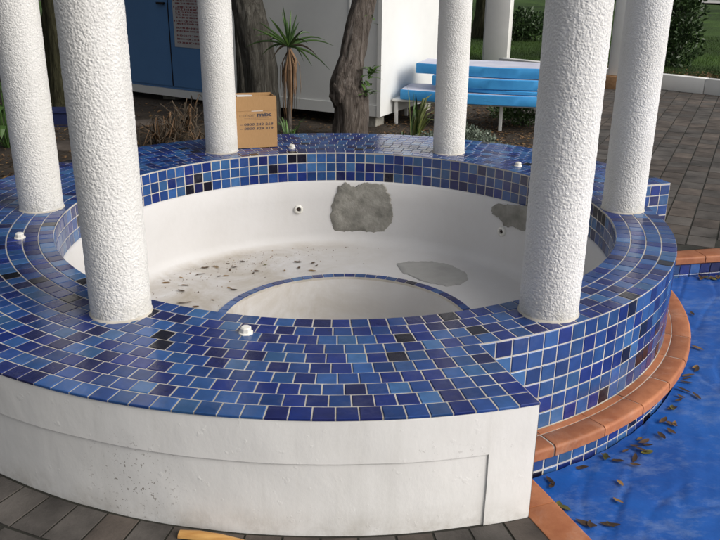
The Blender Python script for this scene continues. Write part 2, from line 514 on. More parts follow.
# ------------------------------------------------------------------ object helpers
def empty(name, loc=(0, 0, 0), rz=0):
    o = bpy.data.objects.new(name, None)
    o.empty_display_size = 0.1
    o.location = loc
    o.rotation_euler = (0, 0, rz)
    COL.objects.link(o)
    return o
def tag(o, label=None, cat=None, group=None, kind=None):
    if label: o['label'] = label
    if cat: o['category'] = cat
    if group: o['group'] = group
    if kind: o['kind'] = kind
    return o
def attach(o, parent, keep=True):
    """parent o; keep=True leaves world coordinates of o as they are (parents are only translated)"""
    o.parent = parent
    if keep:
        t = Vector((0, 0, 0))
        q = parent
        while q:
            t += q.location
            q = q.parent
        # nested parts sit at the identity, so only their root's offset counts
        if parent.parent is None:
            o.matrix_parent_inverse = Matrix.Translation(-parent.location)
        else:
            o.matrix_parent_inverse = Matrix.Identity(4)
def obj(name, verts, faces, mats, parent=None, keep=True, smooth=None, fm=None, loc=None):
    me = bpy.data.meshes.new(name)
    me.from_pydata([tuple(v) for v in verts], [], faces)
    if not isinstance(mats, (list, tuple)):
        mats = [mats]
    for m in mats:
        me.materials.append(m)
    if fm is not None:
        me.polygons.foreach_set('material_index', fm)
    if smooth is not None:
        me.polygons.foreach_set('use_smooth', [True] * len(me.polygons))
        if smooth < 3.1:
            me.set_sharp_from_angle(angle=smooth)
    me.update()
    o = bpy.data.objects.new(name, me)
    if loc is not None:
        o.location = loc
    COL.objects.link(o)
    if parent:
        attach(o, parent, keep)
    return o
class MB:
    """collects boxes, tubes, strips into one mesh"""
    def __init__(self):
        self.v, self.f, self.m = [], [], []
    def add(self, v, f, mi=0):
        k = len(self.v)
        self.v += [tuple(x) for x in v]
        self.f += [tuple(i + k for i in q) for q in f]
        self.m += [mi] * len(f)
        return self
    def box(self, a, b, mat=None, mi=0, bev=0.0):
        x0, y0, z0 = a
        x1, y1, z1 = b
        if bev <= 0:
            v = [(x0, y0, z0), (x1, y0, z0), (x1, y1, z0), (x0, y1, z0), (x0, y0, z1), (x1, y0, z1), (x1, y1, z1), (x0, y1, z1)]
            f = [(0, 3, 2, 1), (4, 5, 6, 7), (0, 1, 5, 4), (1, 2, 6, 5), (2, 3, 7, 6), (3, 0, 4, 7)]
        else:
            bm = bmesh.new()
            bmesh.ops.create_cube(bm, size=1)
            bmesh.ops.scale(bm, vec=(x1 - x0, y1 - y0, z1 - z0), verts=bm.verts)
            bmesh.ops.translate(bm, vec=((x0 + x1) / 2, (y0 + y1) / 2, (z0 + z1) / 2), verts=bm.verts)
            bmesh.ops.bevel(bm, geom=bm.edges[:], offset=bev, segments=2, affect='EDGES', profile=0.5)
            bm.verts.index_update()
            v = [q.co.copy() for q in bm.verts]
            f = [tuple(q.index for q in p.verts) for p in bm.faces]
            bm.free()
        if mat is not None:
            v = [mat @ Vector(q) for q in v]
        return self.add(v, f, mi)
    def tube(self, pts, rads, n=8, mi=0, cap=True):
        pts = [Vector(p) for p in pts]
        v, f = [], []
        prev = None
        for i, p in enumerate(pts):
            t = (pts[min(i + 1, len(pts) - 1)] - pts[max(i - 1, 0)]).normalized()
            if prev is None:
                s = t.cross(Vector((0.3, 1, 0.2))).normalized()
            else:
                s = (prev - t * prev.dot(t)).normalized()
            prev = s
            w = t.cross(s)
            for k in range(n):
                a = 2 * PI * k / n
                v.append(p + (s * math.cos(a) + w * math.sin(a)) * rads[i])
        for i in range(len(pts) - 1):
            for k in range(n):
                f.append((i * n + k, i * n + (k + 1) % n, (i + 1) * n + (k + 1) % n, (i + 1) * n + k))
        if cap:
            f.append(tuple(range(n - 1, -1, -1)))
            f.append(tuple((len(pts) - 1) * n + k for k in range(n)))
        return self.add(v, f, mi)
    def strip(self, pts, widths, side, fold=0.25, mi=0):
        """a leaf blade: a V-folded strip along pts"""
        v, f = [], []
        pts = [Vector(p) for p in pts]
        for i, p in enumerate(pts):
            t = (pts[min(i + 1, len(pts) - 1)] - pts[max(i - 1, 0)]).normalized()
            s = (side - t * side.dot(t)).normalized()
            n = s.cross(t)
            w = widths[i]
            v += [p - s * w + n * w * fold, p, p + s * w + n * w * fold]
        for i in range(len(pts) - 1):
            a = i * 3
            f += [(a, a + 1, a + 4, a + 3), (a + 1, a + 2, a + 5, a + 4)]
        return self.add(v, f, mi)
    def build(self, name, mats, parent=None, smooth=None, keep=True, loc=None):
        return obj(name, self.v, self.f, mats, parent, keep, smooth, self.m, loc)

def lathe(profile, a0, a1, n, fn=None, caps=False):
    full = abs((a1 - a0) - 2 * PI) < 1e-6
    cnt = n if full else n + 1
    v, f = [], []
    P = len(profile)
    for i in range(cnt):
        a = a0 + (a1 - a0) * i / n
        for (r, z) in profile:
            if fn:
                r, z = fn(r, z, a)
            v.append((r * math.cos(a), r * math.sin(a), z))
    for i in range(n):
        j = (i + 1) % cnt
        for k in range(P - 1):
            f.append((i * P + k, i * P + k + 1, j * P + k + 1, j * P + k))
    if caps and not full:
        f.append(tuple(range(P)))
        f.append(tuple(n * P + k for k in range(P - 1, -1, -1)))
    return v, f

# ------------------------------------------------------------------ tiles
def slab(c4, thick, ch):
    """quad tile with a chamfered top: top at z = 0"""
    c = [Vector((x, y, 0)) for x, y in c4]
    mid = sum(c, Vector()) / 4
    def inset(p, d):
        q = mid - p
        return p + Vector((math.copysign(d, q.x), math.copysign(d, q.y), 0))
    v = [inset(p, ch) for p in c] + [p + Vector((0, 0, -ch * 0.8)) for p in c] + [p + Vector((0, 0, -thick)) for p in c]
    f = [(0, 1, 2, 3)]
    for k in range(4):
        j = (k + 1) % 4
        f.append((k, k + 4, j + 4, j))
        f.append((k + 4, k + 8, j + 8, j + 4))
    f.append((11, 10, 9, 8))
    return v, f
def rect4(w, h):
    return [(-w / 2, -h / 2), (w / 2, -h / 2), (w / 2, h / 2), (-w / 2, h / 2)]
class Tiles:
    def __init__(self, name, mats, weights, thick=0.008, ch=0.0022, tilt=0.010):
        self.name, self.mats, self.w = name, mats, weights
        self.thick, self.ch, self.tilt = thick, ch, tilt
        self.items = []
        self.shapes = {}
    def add(self, key, c4, mat, mi=None):
        if key not in self.shapes:
            self.shapes[key] = slab(c4, self.thick, self.ch)
        if mi is None:
            mi = random.choices(range(len(self.mats)), self.w)[0]
        t = self.tilt
        mat = mat @ Matrix.Rotation(random.uniform(-t, t), 4, 'X') @ Matrix.Rotation(random.uniform(-t, t), 4, 'Y') @ \
            Matrix.Rotation(random.uniform(-t, t) * 0.5, 4, 'Z') @ Matrix.Translation((0, 0, random.uniform(-0.0005, 0.0005)))
        self.items.append((key, mat, mi))
    def score(self, key, mat):
        v = self.shapes[key][0]
        n = (mat.to_3x3() @ Vector((0, 0, 1)))
        if n.dot(CAM - mat.translation) <= 0:
            return 0
        q = [to_px(mat @ v[k]) for k in range(4)]
        if any(x is None for x in q):
            return 0
        cx, cy = sum(x[0] for x in q) / 4, sum(x[1] for x in q) / 4
        if not (-4 < cx < PW + 4 and -4 < cy < PH + 4):
            return 0
        return abs(sum(q[k][0] * q[(k + 1) % 4][1] - q[(k + 1) % 4][0] * q[k][1] for k in range(4))) / 2
    def finish(self, parent, limit=300, rest='stuff', minarea=12):
        sc = [(self.score(k, m), i) for i, (k, m, mi) in enumerate(self.items)]
        sc.sort(reverse=True)
        keep = set(i for s, i in sc[:limit] if s > minarea)
        cache = {}
        rv, rf, rm = [], [], []
        for i, (k, mat, mi) in enumerate(self.items):
            v, f = self.shapes[k]
            if i in keep:
                if (k, mi) not in cache:
                    me = bpy.data.meshes.new(self.name)
                    me.from_pydata([tuple(x) for x in v], [], f)
                    me.materials.append(self.mats[mi])
                    me.update()
                    cache[(k, mi)] = me
                o = bpy.data.objects.new(self.name, cache[(k, mi)])
                COL.objects.link(o)
                o.matrix_world = mat
                attach(o, parent)
            else:
                b = len(rv)
                rv += [tuple(mat @ x) for x in v]
                rf += [tuple(a + b for a in q) for q in f]
                rm += [mi] * len(f)
        if rv:
            o = obj(self.name + '_field', rv, rf, self.mats, parent, True, None, rm)
            o['kind'] = 'stuff'
        print(self.name, len(self.items), 'kept', len(keep))

# ------------------------------------------------------------------ levels and radii
GZ = -0.39                 # paving level; the spa rim is z = 0
R_IN, R_RIM, R_DECK = 1.340, 1.602, 1.995
A_CUT0, A_CUT1 = rad(16.0), rad(286.3)      # the wide deck runs from the back-right stub round the left to the front-right end
PITCH = 0.0655
BENCH = -0.62
WATER = -0.515
POOL_A0, POOL_A1 = rad(-70.9), rad(10.6)
R_POOL = 7.5

# ================================================================== SETTING
def polar_sheet(r_list, a0, a1, n, zf):
    v, f = [], []
    for i in range(n + 1):
        a = a0 + (a1 - a0) * i / n
        for r in r_list:
            x, y = r * math.cos(a), r * math.sin(a)
            v.append((x, y, zf(x, y)))
    P = len(r_list)
    for i in range(n):
        for k in range(P - 1):
            f.append((i * P + k, i * P + k + 1, (i + 1) * P + k + 1, (i + 1) * P + k))
    return v, f
g = MB()
g.add(*polar_sheet([1.66, 3, 6, 12, 25, 60, 150], rad(12.5), rad(287.2), 60, lambda x, y: -0.412))
g.add(*polar_sheet([R_POOL + 0.1, 12, 25, 60, 150], rad(-72.8), rad(12.5), 30, lambda x, y: -0.412))
tag(g.build('ground', M['soil']), kind='structure')

# pool shell below the cover
pm = MB()
a_m = [POOL_A0 + (POOL_A1 - POOL_A0) * i / 30 for i in range(31)]
def wallcurve(pts, z0, z1):
    v = [(x, y, z0) for x, y in pts] + [(x, y, z1) for x, y in pts]
    n = len(pts)
    return v, [(i, i + 1, n + i + 1, n + i) for i in range(n - 1)]
e0 = (math.cos(POOL_A0), math.sin(POOL_A0))
e1 = (math.cos(POOL_A1), math.sin(POOL_A1))
pm.add(*wallcurve([(e0[0] * 1.6, e0[1] * 1.6), (e0[0] * R_POOL, e0[1] * R_POOL)], -1.6, -0.435))
pm.add(*wallcurve([(e1[0] * 1.6, e1[1] * 1.6), (e1[0] * R_POOL, e1[1] * R_POOL)], -1.6, -0.435))
pm.add(*wallcurve([(R_POOL * math.cos(a), R_POOL * math.sin(a)) for a in a_m], -1.6, -0.435))
pm.add(*polar_sheet([1.5, R_POOL], POOL_A0, POOL_A1, 30, lambda x, y: -1.6))
pool = pm.build('pool_basin', M['shell'])
tag(pool, kind='structure')

# straight pool copings: terracotta bullnose tiles, along both radial pool edges
def coping_profile(w, t=0.045, rr=0.013):
    """cross-section (x across from back 0 to nose w, z): top at 0"""
    p = [(0, -t), (0, -0.002), (0.003, 0)]
    for k in range(7):
        a = PI / 2 - (PI / 2) * k / 6
        p.append((w - rr + rr * math.cos(a), -rr + rr * math.sin(a)))
    p += [(w, -t + 0.006), (w - 0.006, -t)]
    return p
def straight_coping_mesh(length, w):
    pr = coping_profile(w)
    n = len(pr)
    v = [(x, -length / 2, z) for x, z in pr] + [(x, length / 2, z) for x, z in pr]
    f = [(k, (k + 1) % n, n + (k + 1) % n, n + k) for k in range(n)]
    f += [tuple(range(n - 1, -1, -1)), tuple(n + k for k in range(n))]
    me = bpy.data.meshes.new('coping_tile')
    me.from_pydata(v, [], f)
    me.materials.append(M['terracotta'])
    bm = bmesh.new(); bm.from_mesh(me); bmesh.ops.recalc_face_normals(bm, faces=bm.faces); bm.to_mesh(me); bm.free()
    me.polygons.foreach_set('use_smooth', [True] * len(me.polygons))
    me.set_sharp_from_angle(angle=rad(40))
    return me
cw = 0.118
cme = straight_coping_mesh(0.236, cw)
beds = MB()
for ang, side, r0 in ((POOL_A0, 1, 1.72), (POOL_A1, -1, 1.66)):
    e = Vector((math.cos(ang), math.sin(ang), 0))
    nrm = Vector((-e.y, e.x, 0)) * side               # towards the water
    nose = 0.02
    k = 0
    r = r0
    while r < R_POOL - 0.2:
        c = e * (r + 0.12) + nrm * (nose - cw)
        m = Matrix(((nrm.x, e.x, 0, c.x), (nrm.y, e.y, 0, c.y), (0, 0, 1, -0.386), (0, 0, 0, 1)))
        if side < 0:
            m = m @ Matrix.Scale(-1, 4, (0, 1, 0)) if False else m
        o = bpy.data.objects.new('coping_tile', cme)
        COL.objects.link(o)
        o.matrix_world = m
        attach(o, pool)
        r += 0.241
    p0 = e * 1.66 - nrm * (cw - nose - 0.003); p1 = e * R_POOL - nrm * (cw - nose - 0.003)
    q0 = e * 1.66 + nrm * 0.002; q1 = e * R_POOL + nrm * 0.002
    zt, zb = -0.391, -0.45
    v = [p0, q0, q1, p1]
    v = [(x.x, x.y, zb) for x in v] + [(x.x, x.y, zt) for x in v]
    beds.add(v, [(0, 3, 2, 1), (4, 5, 6, 7), (0, 1, 5, 4), (1, 2, 6, 5), (2, 3, 7, 6), (3, 0, 4, 7)])
beds.build('mortar_bed', M['grout'], pool)
wt = Tiles('pool_wall_tile', GL, GW)
for ang, side in ((POOL_A0, 1), (POOL_A1, -1)):
    e = Vector((math.cos(ang), math.sin(ang), 0))
    nrm = Vector((-e.y, e.x, 0)) * side
    r = 1.70
    while r < 4.6:
        for row in range(2):
            c = e * r + nrm * 0.006 + Vector((0, 0, -0.464 - row * 0.062))
            t = e if side < 0 else -e
            t = Vector((0, 0, 1)).cross(nrm)
            m = Matrix(((t.x, 0, nrm.x, c.x), (t.y, 0, nrm.y, c.y), (0, 1, 0, c.z), (0, 0, 0, 1)))
            wt.add('w', rect4(0.0615, 0.059), m)
        r += PITCH
wt.finish(pool, 100)

# pavement: sand bed with separate pavers
sb = MB()
sb.add(*polar_sheet([1.96, 3, 4, 5.5, 7], rad(196), rad(287.0), 40, lambda x, y: -0.3932))
# back-right area: along the pool edge and out to the white kerb
KD = Vector((0.678, -0.735, 0)); KP = Vector((4.40, 7.36, 0))
kerb_a = KP - KD * 2.6
kerb_b = KP + KD * 5.2
back_poly = [Vector((math.cos(rad(14.1)) * 1.9, math.sin(rad(14.1)) * 1.9, 0)), Vector((math.cos(rad(11.9)) * 7.3, math.sin(rad(11.9)) * 7.3, 0)),
             kerb_b, kerb_a, Vector((2.07, 8.8, 0)), Vector((2.07, 2.5, 0)), Vector((math.cos(rad(50)) * 1.9, math.sin(rad(50)) * 1.9, 0))]
sb.add([(p.x, p.y, -0.3932) for p in back_poly], [tuple(range(len(back_poly)))])
pave = sb.build('pavement', M['sand'])
tag(pave, kind='structure')
M['paver_b'] = plain('brown_paver', (0.026, 0.020, 0.016), (0.118, 0.096, 0.080), 0.85, 5, 0.6, 90, 0.003, 'world', rnd=0.25)
pv = Tiles('paver', [M['paver'], M['paver_b']], [1, 1], 0.03, 0.0005, 0.006)
def pol(r, a, z=0):
    return Vector((r * math.cos(a), r * math.sin(a), z))
# soldier course round the spa
n = int((rad(286.9) - rad(200)) * 2.09 / 0.112)
for i in range(n):
    a = rad(200) + (rad(286.9) - rad(200)) * (i + 0.5) / n
    m = Matrix.Translation(pol(2.075, a, GZ)) @ Matrix.Rotation(a, 4, 'Z')
    pv.add('soldier', [(-0.078, -0.0505), (0.078, -0.0545), (0.078, 0.0545), (-0.078, 0.0505)], m)
n = int((rad(286.0) - rad(200)) * 2.215 / 0.205)
for i in range(n):
    a = rad(200) + (rad(286.0) - rad(200)) * (i + 0.5) / n
    pv.add('stretcher', [(-0.0505, -0.093), (0.0505, -0.098), (0.0505, 0.098), (-0.0505, 0.093)], Matrix.Translation(pol(2.213, a, GZ)) @ Matrix.Rotation(a, 4, 'Z'))
def inside(poly, p):
    c = False
    for i in range(len(poly)):
        a, b = poly[i], poly[i - 1]
        if (a.y > p.y) != (b.y > p.y) and p.x < (b.x - a.x) * (p.y - a.y) / (b.y - a.y) + a.x:
            c = not c
    return c
PD = rad(62.4)
ed = Vector((math.cos(PD), math.sin(PD), 0)); en = Vector((-ed.y, ed.x, 0))
PWD, PLN = 0.165, 0.205
for i in range(-40, 60):
    off = random.uniform(0, PLN)
    for j in range(-60, 80):
        c = en * (i * PWD) + ed * (j * PLN + off)
        a = math.atan2(c.y, c.x) % (2 * PI)
        r = math.hypot(c.x, c.y)
        ok = False
        if inside(back_poly, c) and r > 2.07:
            # stay off the coping strip
            e = Vector((math.cos(POOL_A1), math.sin(POOL_A1), 0)); nn = Vector((-e.y, e.x, 0))
            if c.dot(nn) > 0.098 + 0.11:
                ok = True
        if rad(198) < a < rad(286.5) and 2.385 < r < 3.6:
            ok = True
        if ok:
            pv.add('field', rect4(PLN - 0.009, PWD - 0.010), Matrix.Translation((c.x, c.y, GZ)) @ Matrix.Rotation(PD, 4, 'Z'))
pv.finish(pave, 300, minarea=25)

# garden bed behind and to the left
def bed_z(x, y):
    r = math.hypot(x, y)
    h = -0.31 + 0.035 * noise.noise(Vector((x * 1.1, y * 1.1, 3))) + 0.015 * noise.noise(Vector((x * 5, y * 5, 1)))
    # heaped under the dead fronds
    h += 0.10 * math.exp(-((x + 1.55) ** 2 + (y - 3.1) ** 2) / 0.35)
    return h
rl = [1.985 + 0.07 * k for k in range(50)] + [5.6 + 0.5 * k for k in range(10)]
v, f = polar_sheet(rl, rad(50.5), rad(196), 150, bed_z)
v = [(min(x, 2.02 + 0.03 * math.sin(y * 3)), y, z if x < 2.0 else min(z, -0.385)) for x, y, z in v]
gb = MB()
gb.add(v, f)
P = len(rl)
for base in (0, 150 * P):
    k0 = len(gb.v)
    for k in range(P):
        x, y, z = v[base + k]
        gb.v.append((x, y, z)); gb.v.append((x, y, -0.45))
    for k in range(P - 1):
        gb.f.append((k0 + 2 * k, k0 + 2 * k + 1, k0 + 2 * k + 3, k0 + 2 * k + 2)); gb.m.append(0)
tag(gb.build('garden_bed', M['soil'], smooth=3.2), kind='structure')

# lawn past the kerb
KN = Vector((0.735, 0.678, 0))
def lawn_z(x, y):
    return -0.315 + 0.03 * noise.noise(Vector((x * 0.4, y * 0.4, 9)))
lv, lf = [], []
LU = [-30 + 1.0 * k for k in range(66)]
LW = [0.10, 0.5, 1, 1.5, 2, 3, 4, 5, 6.5, 8, 10, 13, 17, 22, 30, 45, 70, 110]
for u in LU:
    for w in LW:
        p = KP + KD * u + KN * w
        lv.append((p.x, p.y, lawn_z(p.x, p.y)))
for i in range(len(LU) - 1):
    for k in range(len(LW) - 1):
        n_ = len(LW)
        lf.append((i * n_ + k, (i + 1) * n_ + k, (i + 1) * n_ + k + 1, i * n_ + k + 1))
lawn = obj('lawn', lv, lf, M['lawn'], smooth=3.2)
tag(lawn, kind='structure')

# ================================================================== THE SPA
spa = empty('spa_pool', (0, 0, GZ))
tag(spa, 'empty round spa with blue mosaic rim and white plaster basin', 'spa pool')

# --- basin
prof = [(R_IN + 0.004, -0.1905), (R_IN - 0.006, -0.1925), (R_IN - 0.016, -0.2050), (1.318, -0.32), (1.308, -0.46), (1.296, -0.53)]
for k in range(1, 9):
    a = (PI / 2) * k / 8
    prof.append((1.296 - 0.085 * (1 - math.cos(a)), -0.53 - 0.085 * math.sin(a)))
prof += [(1.12, BENCH + 0.001), (0.95, BENCH), (0.80, BENCH), (0.66, BENCH)]
def shell_fn(r, z, a):
    p = Vector((r * math.cos(a) * 3, r * math.sin(a) * 3, z * 3))
    d = 0.004 * noise.noise(p) + 0.0018 * noise.noise(p * 4)
    if z < -0.6:
        return (r, z + (d if r > 0.7 else 0))
    return (r + d * (1 if z < -0.2 else 0), z)
FX = 0.045                                          # the footwell sits slightly off centre
v, f = lathe(prof, 0, 2 * PI, 160, shell_fn)
v = [(x + (FX if abs(math.hypot(x, y) - 0.66) < 1e-4 else 0), y, z) for x, y, z in v]
shell = obj('basin', v, f, M['shell'], spa, smooth=rad(50))
fw = [(0.66, BENCH + 0.001), (0.655, BENCH - 0.012), (0.645, -0.80), (0.635, -0.93)]
for k in range(1, 7):
    a = (PI / 2) * k / 6
    fw.append((0.635 - 0.09 * (1 - math.cos(a)), -0.93 - 0.09 * math.sin(a)))
fw += [(0.3, -1.022), (0.001, -1.022)]
v, f = lathe(fw, 0, 2 * PI, 96, lambda r, z, a: (r + 0.003 * noise.noise(Vector((math.cos(a) * 3, math.sin(a) * 3, z * 4))) * (0 if z > -0.64 else 1), z))
v = [(x + FX, y, z) for x, y, z in v]
footwell = obj('footwell', v, f, M['shell'], spa, smooth=rad(50))
# edging row round the footwell
ft = Tiles('edging_tile', GL, [20, 18, 8, 26, 20, 4], 0.007, 0.0018, 0.016)
n = 66
for i in range(n):
    a = 2 * PI * i / n
    m = Matrix.Translation(Vector((FX, 0, 0)) + pol(0.682, a, BENCH + 0.0065)) @ Matrix.Rotation(a, 4, 'Z')
    ft.add('e', [(-0.0235, -0.0295), (0.0235, -0.0316), (0.0235, 0.0316), (-0.0235, 0.0295)], m)
v, f = lathe([(0.655, BENCH - 0.01), (0.656, BENCH + 0.0035), (0.708, BENCH + 0.0035), (0.712, BENCH - 0.004)], 0, 2 * PI, 96)
fbed = obj('edging_bed', [(x + FX, y, z) for x, y, z in v], f, M['grout'], spa)
ft.finish(fbed, 300, minarea=8)

# --- grout bed under all tiles (top, inner band, outer wall)
bed = MB()
BT = -0.0020
bed.add(*lathe([(R_IN + 0.0016, -0.198), (R_IN + 0.0016, BT), (R_RIM - 0.0016, BT)], 0, 2 * PI, 200))
bed.add(*lathe([(R_RIM - 0.003, BT), (R_DECK - 0.002, BT), (R_DECK - 0.002, -0.009)], A_CUT0, A_CUT1, 180))
bed.add(*lathe([(R_RIM - 0.0016, BT), (R_RIM - 0.0016, -0.43)], A_CUT1 - 2 * PI - 0.02, A_CUT0 + 0.02, 80))
# tiled end faces of the wide deck
for ang, s in ((A_CUT0, -1), (A_CUT1, 1)):
    p0, p1 = pol(R_RIM - 0.01, ang), pol(R_DECK - 0.003, ang)
    bed.add([(p0.x, p0.y, -0.42), (p1.x, p1.y, -0.42), (p1.x, p1.y, BT), (p0.x, p0.y, BT)], [(0, 1, 2, 3)])
tile_bed = bed.build('tile_bed', M['grout'], spa, smooth=rad(30))

rim = Tiles('rim_tile', GL, GW)
deck = Tiles('deck_tile', GL, GW)
GAP = 0.0042
def row_tiles(ts, key, r0, r1, a0, a1, phase=0):
    rm = (r0 + r1) / 2
    n = max(1, round((a1 - a0) * rm / 0.0640))
    da = (a1 - a0) / n
    hw0, hw1 = r0 * da / 2 - GAP / 2, r1 * da / 2 - GAP / 2
    dr = (r1 - r0 - GAP) / 2
    for i in range(n):
        a = a0 + da * (i + 0.5) + phase * da
        m = Matrix.Translation(pol(rm, a, 0)) @ Matrix.Rotation(a, 4, 'Z')
        ts.add(key, [(-dr, -hw0), (dr, -hw1), (dr, hw1), (-dr, hw0)], m)
for k in range(4):
    row_tiles(rim, 'r%d' % k, R_IN + k * PITCH, R_IN + (k + 1) * PITCH, 0, 2 * PI, random.random())
for k in range(6):
    row_tiles(deck, 'd%d' % k, R_RIM + k * PITCH, R_RIM + (k + 1) * PITCH + (0.001 if k == 5 else 0), A_CUT0, A_CUT1, 0)
rim.finish(tile_bed, 300, minarea=30)
deck.finish(tile_bed, 300, minarea=30)
# inner band, three rows facing the basin
band = Tiles('band_tile', GL, [26, 24, 12, 16, 10, 10])
nb = round(2 * PI * R_IN / 0.0645)
for row in range(3):
    for i in range(nb):
        a = 2 * PI * (i + 0.3) / nb
        nr = Vector((-math.cos(a), -math.sin(a), 0))
        t = Vector((0, 0, 1)).cross(nr)
        c = pol(R_IN, a, -0.0385 - row * 0.0617)
        m = Matrix(((t.x, 0, nr.x, c.x), (t.y, 0, nr.y, c.y), (0, 1, 0, c.z), (0, 0, 0, 1)))
        band.add('b', rect4(0.0602, 0.0578), m)
band.finish(tile_bed, 300, minarea=15)
# outer wall over the pool, six rows in a stacked grid
wall = Tiles('wall_tile', GL, [24, 26, 16, 16, 8, 7])
wa0, wa1 = A_CUT1 - 2 * PI, A_CUT0
nw = round((wa1 - wa0) * R_RIM / 0.0650)
for row in range(6):
    for i in range(nw):
        a = wa0 + (wa1 - wa0) * (i + 0.5) / nw
        nr = Vector((math.cos(a), math.sin(a), 0))
        t = Vector((0, 0, 1)).cross(nr)
        c = pol(R_RIM, a, -0.0360 - row * 0.0632)
        m = Matrix(((t.x, 0, nr.x, c.x), (t.y, 0, nr.y, c.y), (0, 1, 0, c.z), (0, 0, 0, 1)))
        wall.add('w', rect4(0.0603, 0.0592), m)
wall.finish(tile_bed, 300, minarea=15)
# stub face
stub = Tiles('end_tile', GL, [26, 24, 10, 20, 12, 2])
for ang, s in ((A_CUT0, -1), (A_CUT1, 1)):
    nr = Vector((-math.sin(ang), math.cos(ang), 0)) * s
    t = Vector((0, 0, 1)).cross(nr)
    for row in range(6):
        for k in range(6):
            c = pol(R_DECK - 0.035 - k * 0.0645, ang, -0.0395 - row * 0.0605) + nr * 0.0017
            m = Matrix(((t.x, 0, nr.x, c.x), (t.y, 0, nr.y, c.y), (0, 1, 0, c.z), (0, 0, 0, 1)))
            stub.add('s', rect4(0.0610, 0.0572), m)
stub.finish(tile_bed, 100, minarea=15)

# --- white plaster wall round the wide deck, with a recessed lower panel
PIL = rad(-77.9) + 2 * PI
def wall_fn(rec):
    def fn(r, z, a):
        p = Vector((math.cos(a) * 6, math.sin(a) * 6, z * 3))
        d = 0.0035 * noise.noise(p) + 0.0022 * noise.noise(p * 3.1)
        return (r + d * (0 if z > -0.006 else 1), z)
    return fn
up = [(1.90, -0.0085), (1.9905, -0.0085), (1.9915, -0.012), (1.9915, -0.06), (1.9915, -0.10), (1.9915, -0.1450), (1.9915, -0.1480), (1.9865, -0.1500), (1.9865, -0.1515)]
lo = [(1.9865 - 0.0005 * (k > 0), -0.1515 - 0.268 * k / 8) for k in range(9)]
v1, f1 = lathe(up + lo[1:], A_CUT0 + 0.0015, PIL, 240, wall_fn(True))
pil = [(1.90, -0.0085), (1.9905, -0.0085), (1.9915, -0.012)] + [(1.9915, -0.012 - 0.407 * k / 10) for k in range(1, 11)]
v2, f2 = lathe(pil, PIL, A_CUT1 - 0.0006, 16, wall_fn(True))
w = MB()
w.add(v1, f1); w.add(v2, f2)
# reveal between panel and pilaster, and the two end faces
ra, rb = pol(1.975, PIL), pol(1.9918, PIL)
w.add([(ra.x, ra.y, -0.42), (rb.x, rb.y, -0.42), (rb.x, rb.y, -0.147), (ra.x, ra.y, -0.147)], [(0, 1, 2, 3)])
for ang, sgn in ((A_CUT1 - 0.0006, 1), (A_CUT0 + 0.0015, -1)):
    ra, rb = pol(1.60, ang), pol(1.9915, ang)
    w.add([(ra.x, ra.y, -0.42), (rb.x, rb.y, -0.42), (rb.x, rb.y, -0.0085), (ra.x, ra.y, -0.0085)], [(0, 1, 2, 3)])
surround = w.build('surround_wall', M['wall_plaster'], spa, smooth=rad(14))

# --- terracotta coping ring above the pool
CT = -0.3845
def arc_tile(r0, r1, da, prof2d, seg=6):
    v, f = [], []
    n = len(prof2d)
    for i in range(seg + 1):
        a = -da / 2 + da * i / seg
        for (x, z) in prof2d:
            v.append(((r0 + x) * math.cos(a), (r0 + x) * math.sin(a), z))
    for i in range(seg):
        for k in range(n):
            f.append((i * n + k, i * n + (k + 1) % n, (i + 1) * n + (k + 1) % n, (i + 1) * n + k))
    f += [tuple(range(n - 1, -1, -1)), tuple(seg * n + k for k in range(n))]
    me = bpy.data.meshes.new('coping_tile')
    me.from_pydata(v, [], f)
    me.materials.append(M['terracotta'])
    bm = bmesh.new(); bm.from_mesh(me); bmesh.ops.recalc_face_normals(bm, faces=bm.faces); bm.to_mesh(me); bm.free()
    me.polygons.foreach_set('use_smooth', [True] * len(me.polygons))
    me.set_sharp_from_angle(angle=rad(40))
    return me
c_bed = MB()
c_bed.add(*lathe([(1.60, CT - 0.0022), (1.6985, CT - 0.0022), (1.7085, CT - 0.010), (1.7085, -0.428), (1.700, -0.432), (1.676, -0.434), (1.676, -0.60)], wa0, rad(13), 80))
coping_bed = c_bed.build('coping_bed', M['grout'], spa, smooth=rad(30))
DA = rad(8.1)
big = arc_tile(1.634, 1.715, DA - 0.0062 / 1.68, coping_profile(0.081, rr=0.013))
strip_p = [(0, -0.02), (0, 0), (0.026, 0), (0.026, -0.02)]
small = arc_tile(1.6045, 1.63, DA - 0.0042 / 1.62, strip_p)
a = wa0 + DA * 0.62
while a < rad(12):
    for me, nm in ((big, 'coping_tile'), (small, 'coping_strip')):
        o = bpy.data.objects.new(nm, me)
        COL.objects.link(o)
        o.matrix_world = Matrix.Translation((0, 0, CT + random.uniform(-0.001, 0.001))) @ Matrix.Rotation(a + random.uniform(-.001, .001), 4, 'Z')
        attach(o, coping_bed)
    a += DA
lowt = Tiles('waterline_tile', GL, [26, 24, 14, 18, 8, 6])
nl = round((wa1 - wa0) * 1.678 / 0.0650)
for row in range(2):
    for i in range(nl):
        a = wa0 + (wa1 - wa0) * (i + 0.4) / nl
        nr = Vector((math.cos(a), math.sin(a), 0))
        t = Vector((0, 0, 1)).cross(nr)
        c = pol(1.6778, a, -0.466 - row * 0.0620)
        m = Matrix(((t.x, 0, nr.x, c.x), (t.y, 0, nr.y, c.y), (0, 1, 0, c.z), (0, 0, 0, 1)))
        lowt.add('w', rect4(0.0604, 0.0580), m)
lowt.finish(coping_bed, 100, minarea=10)

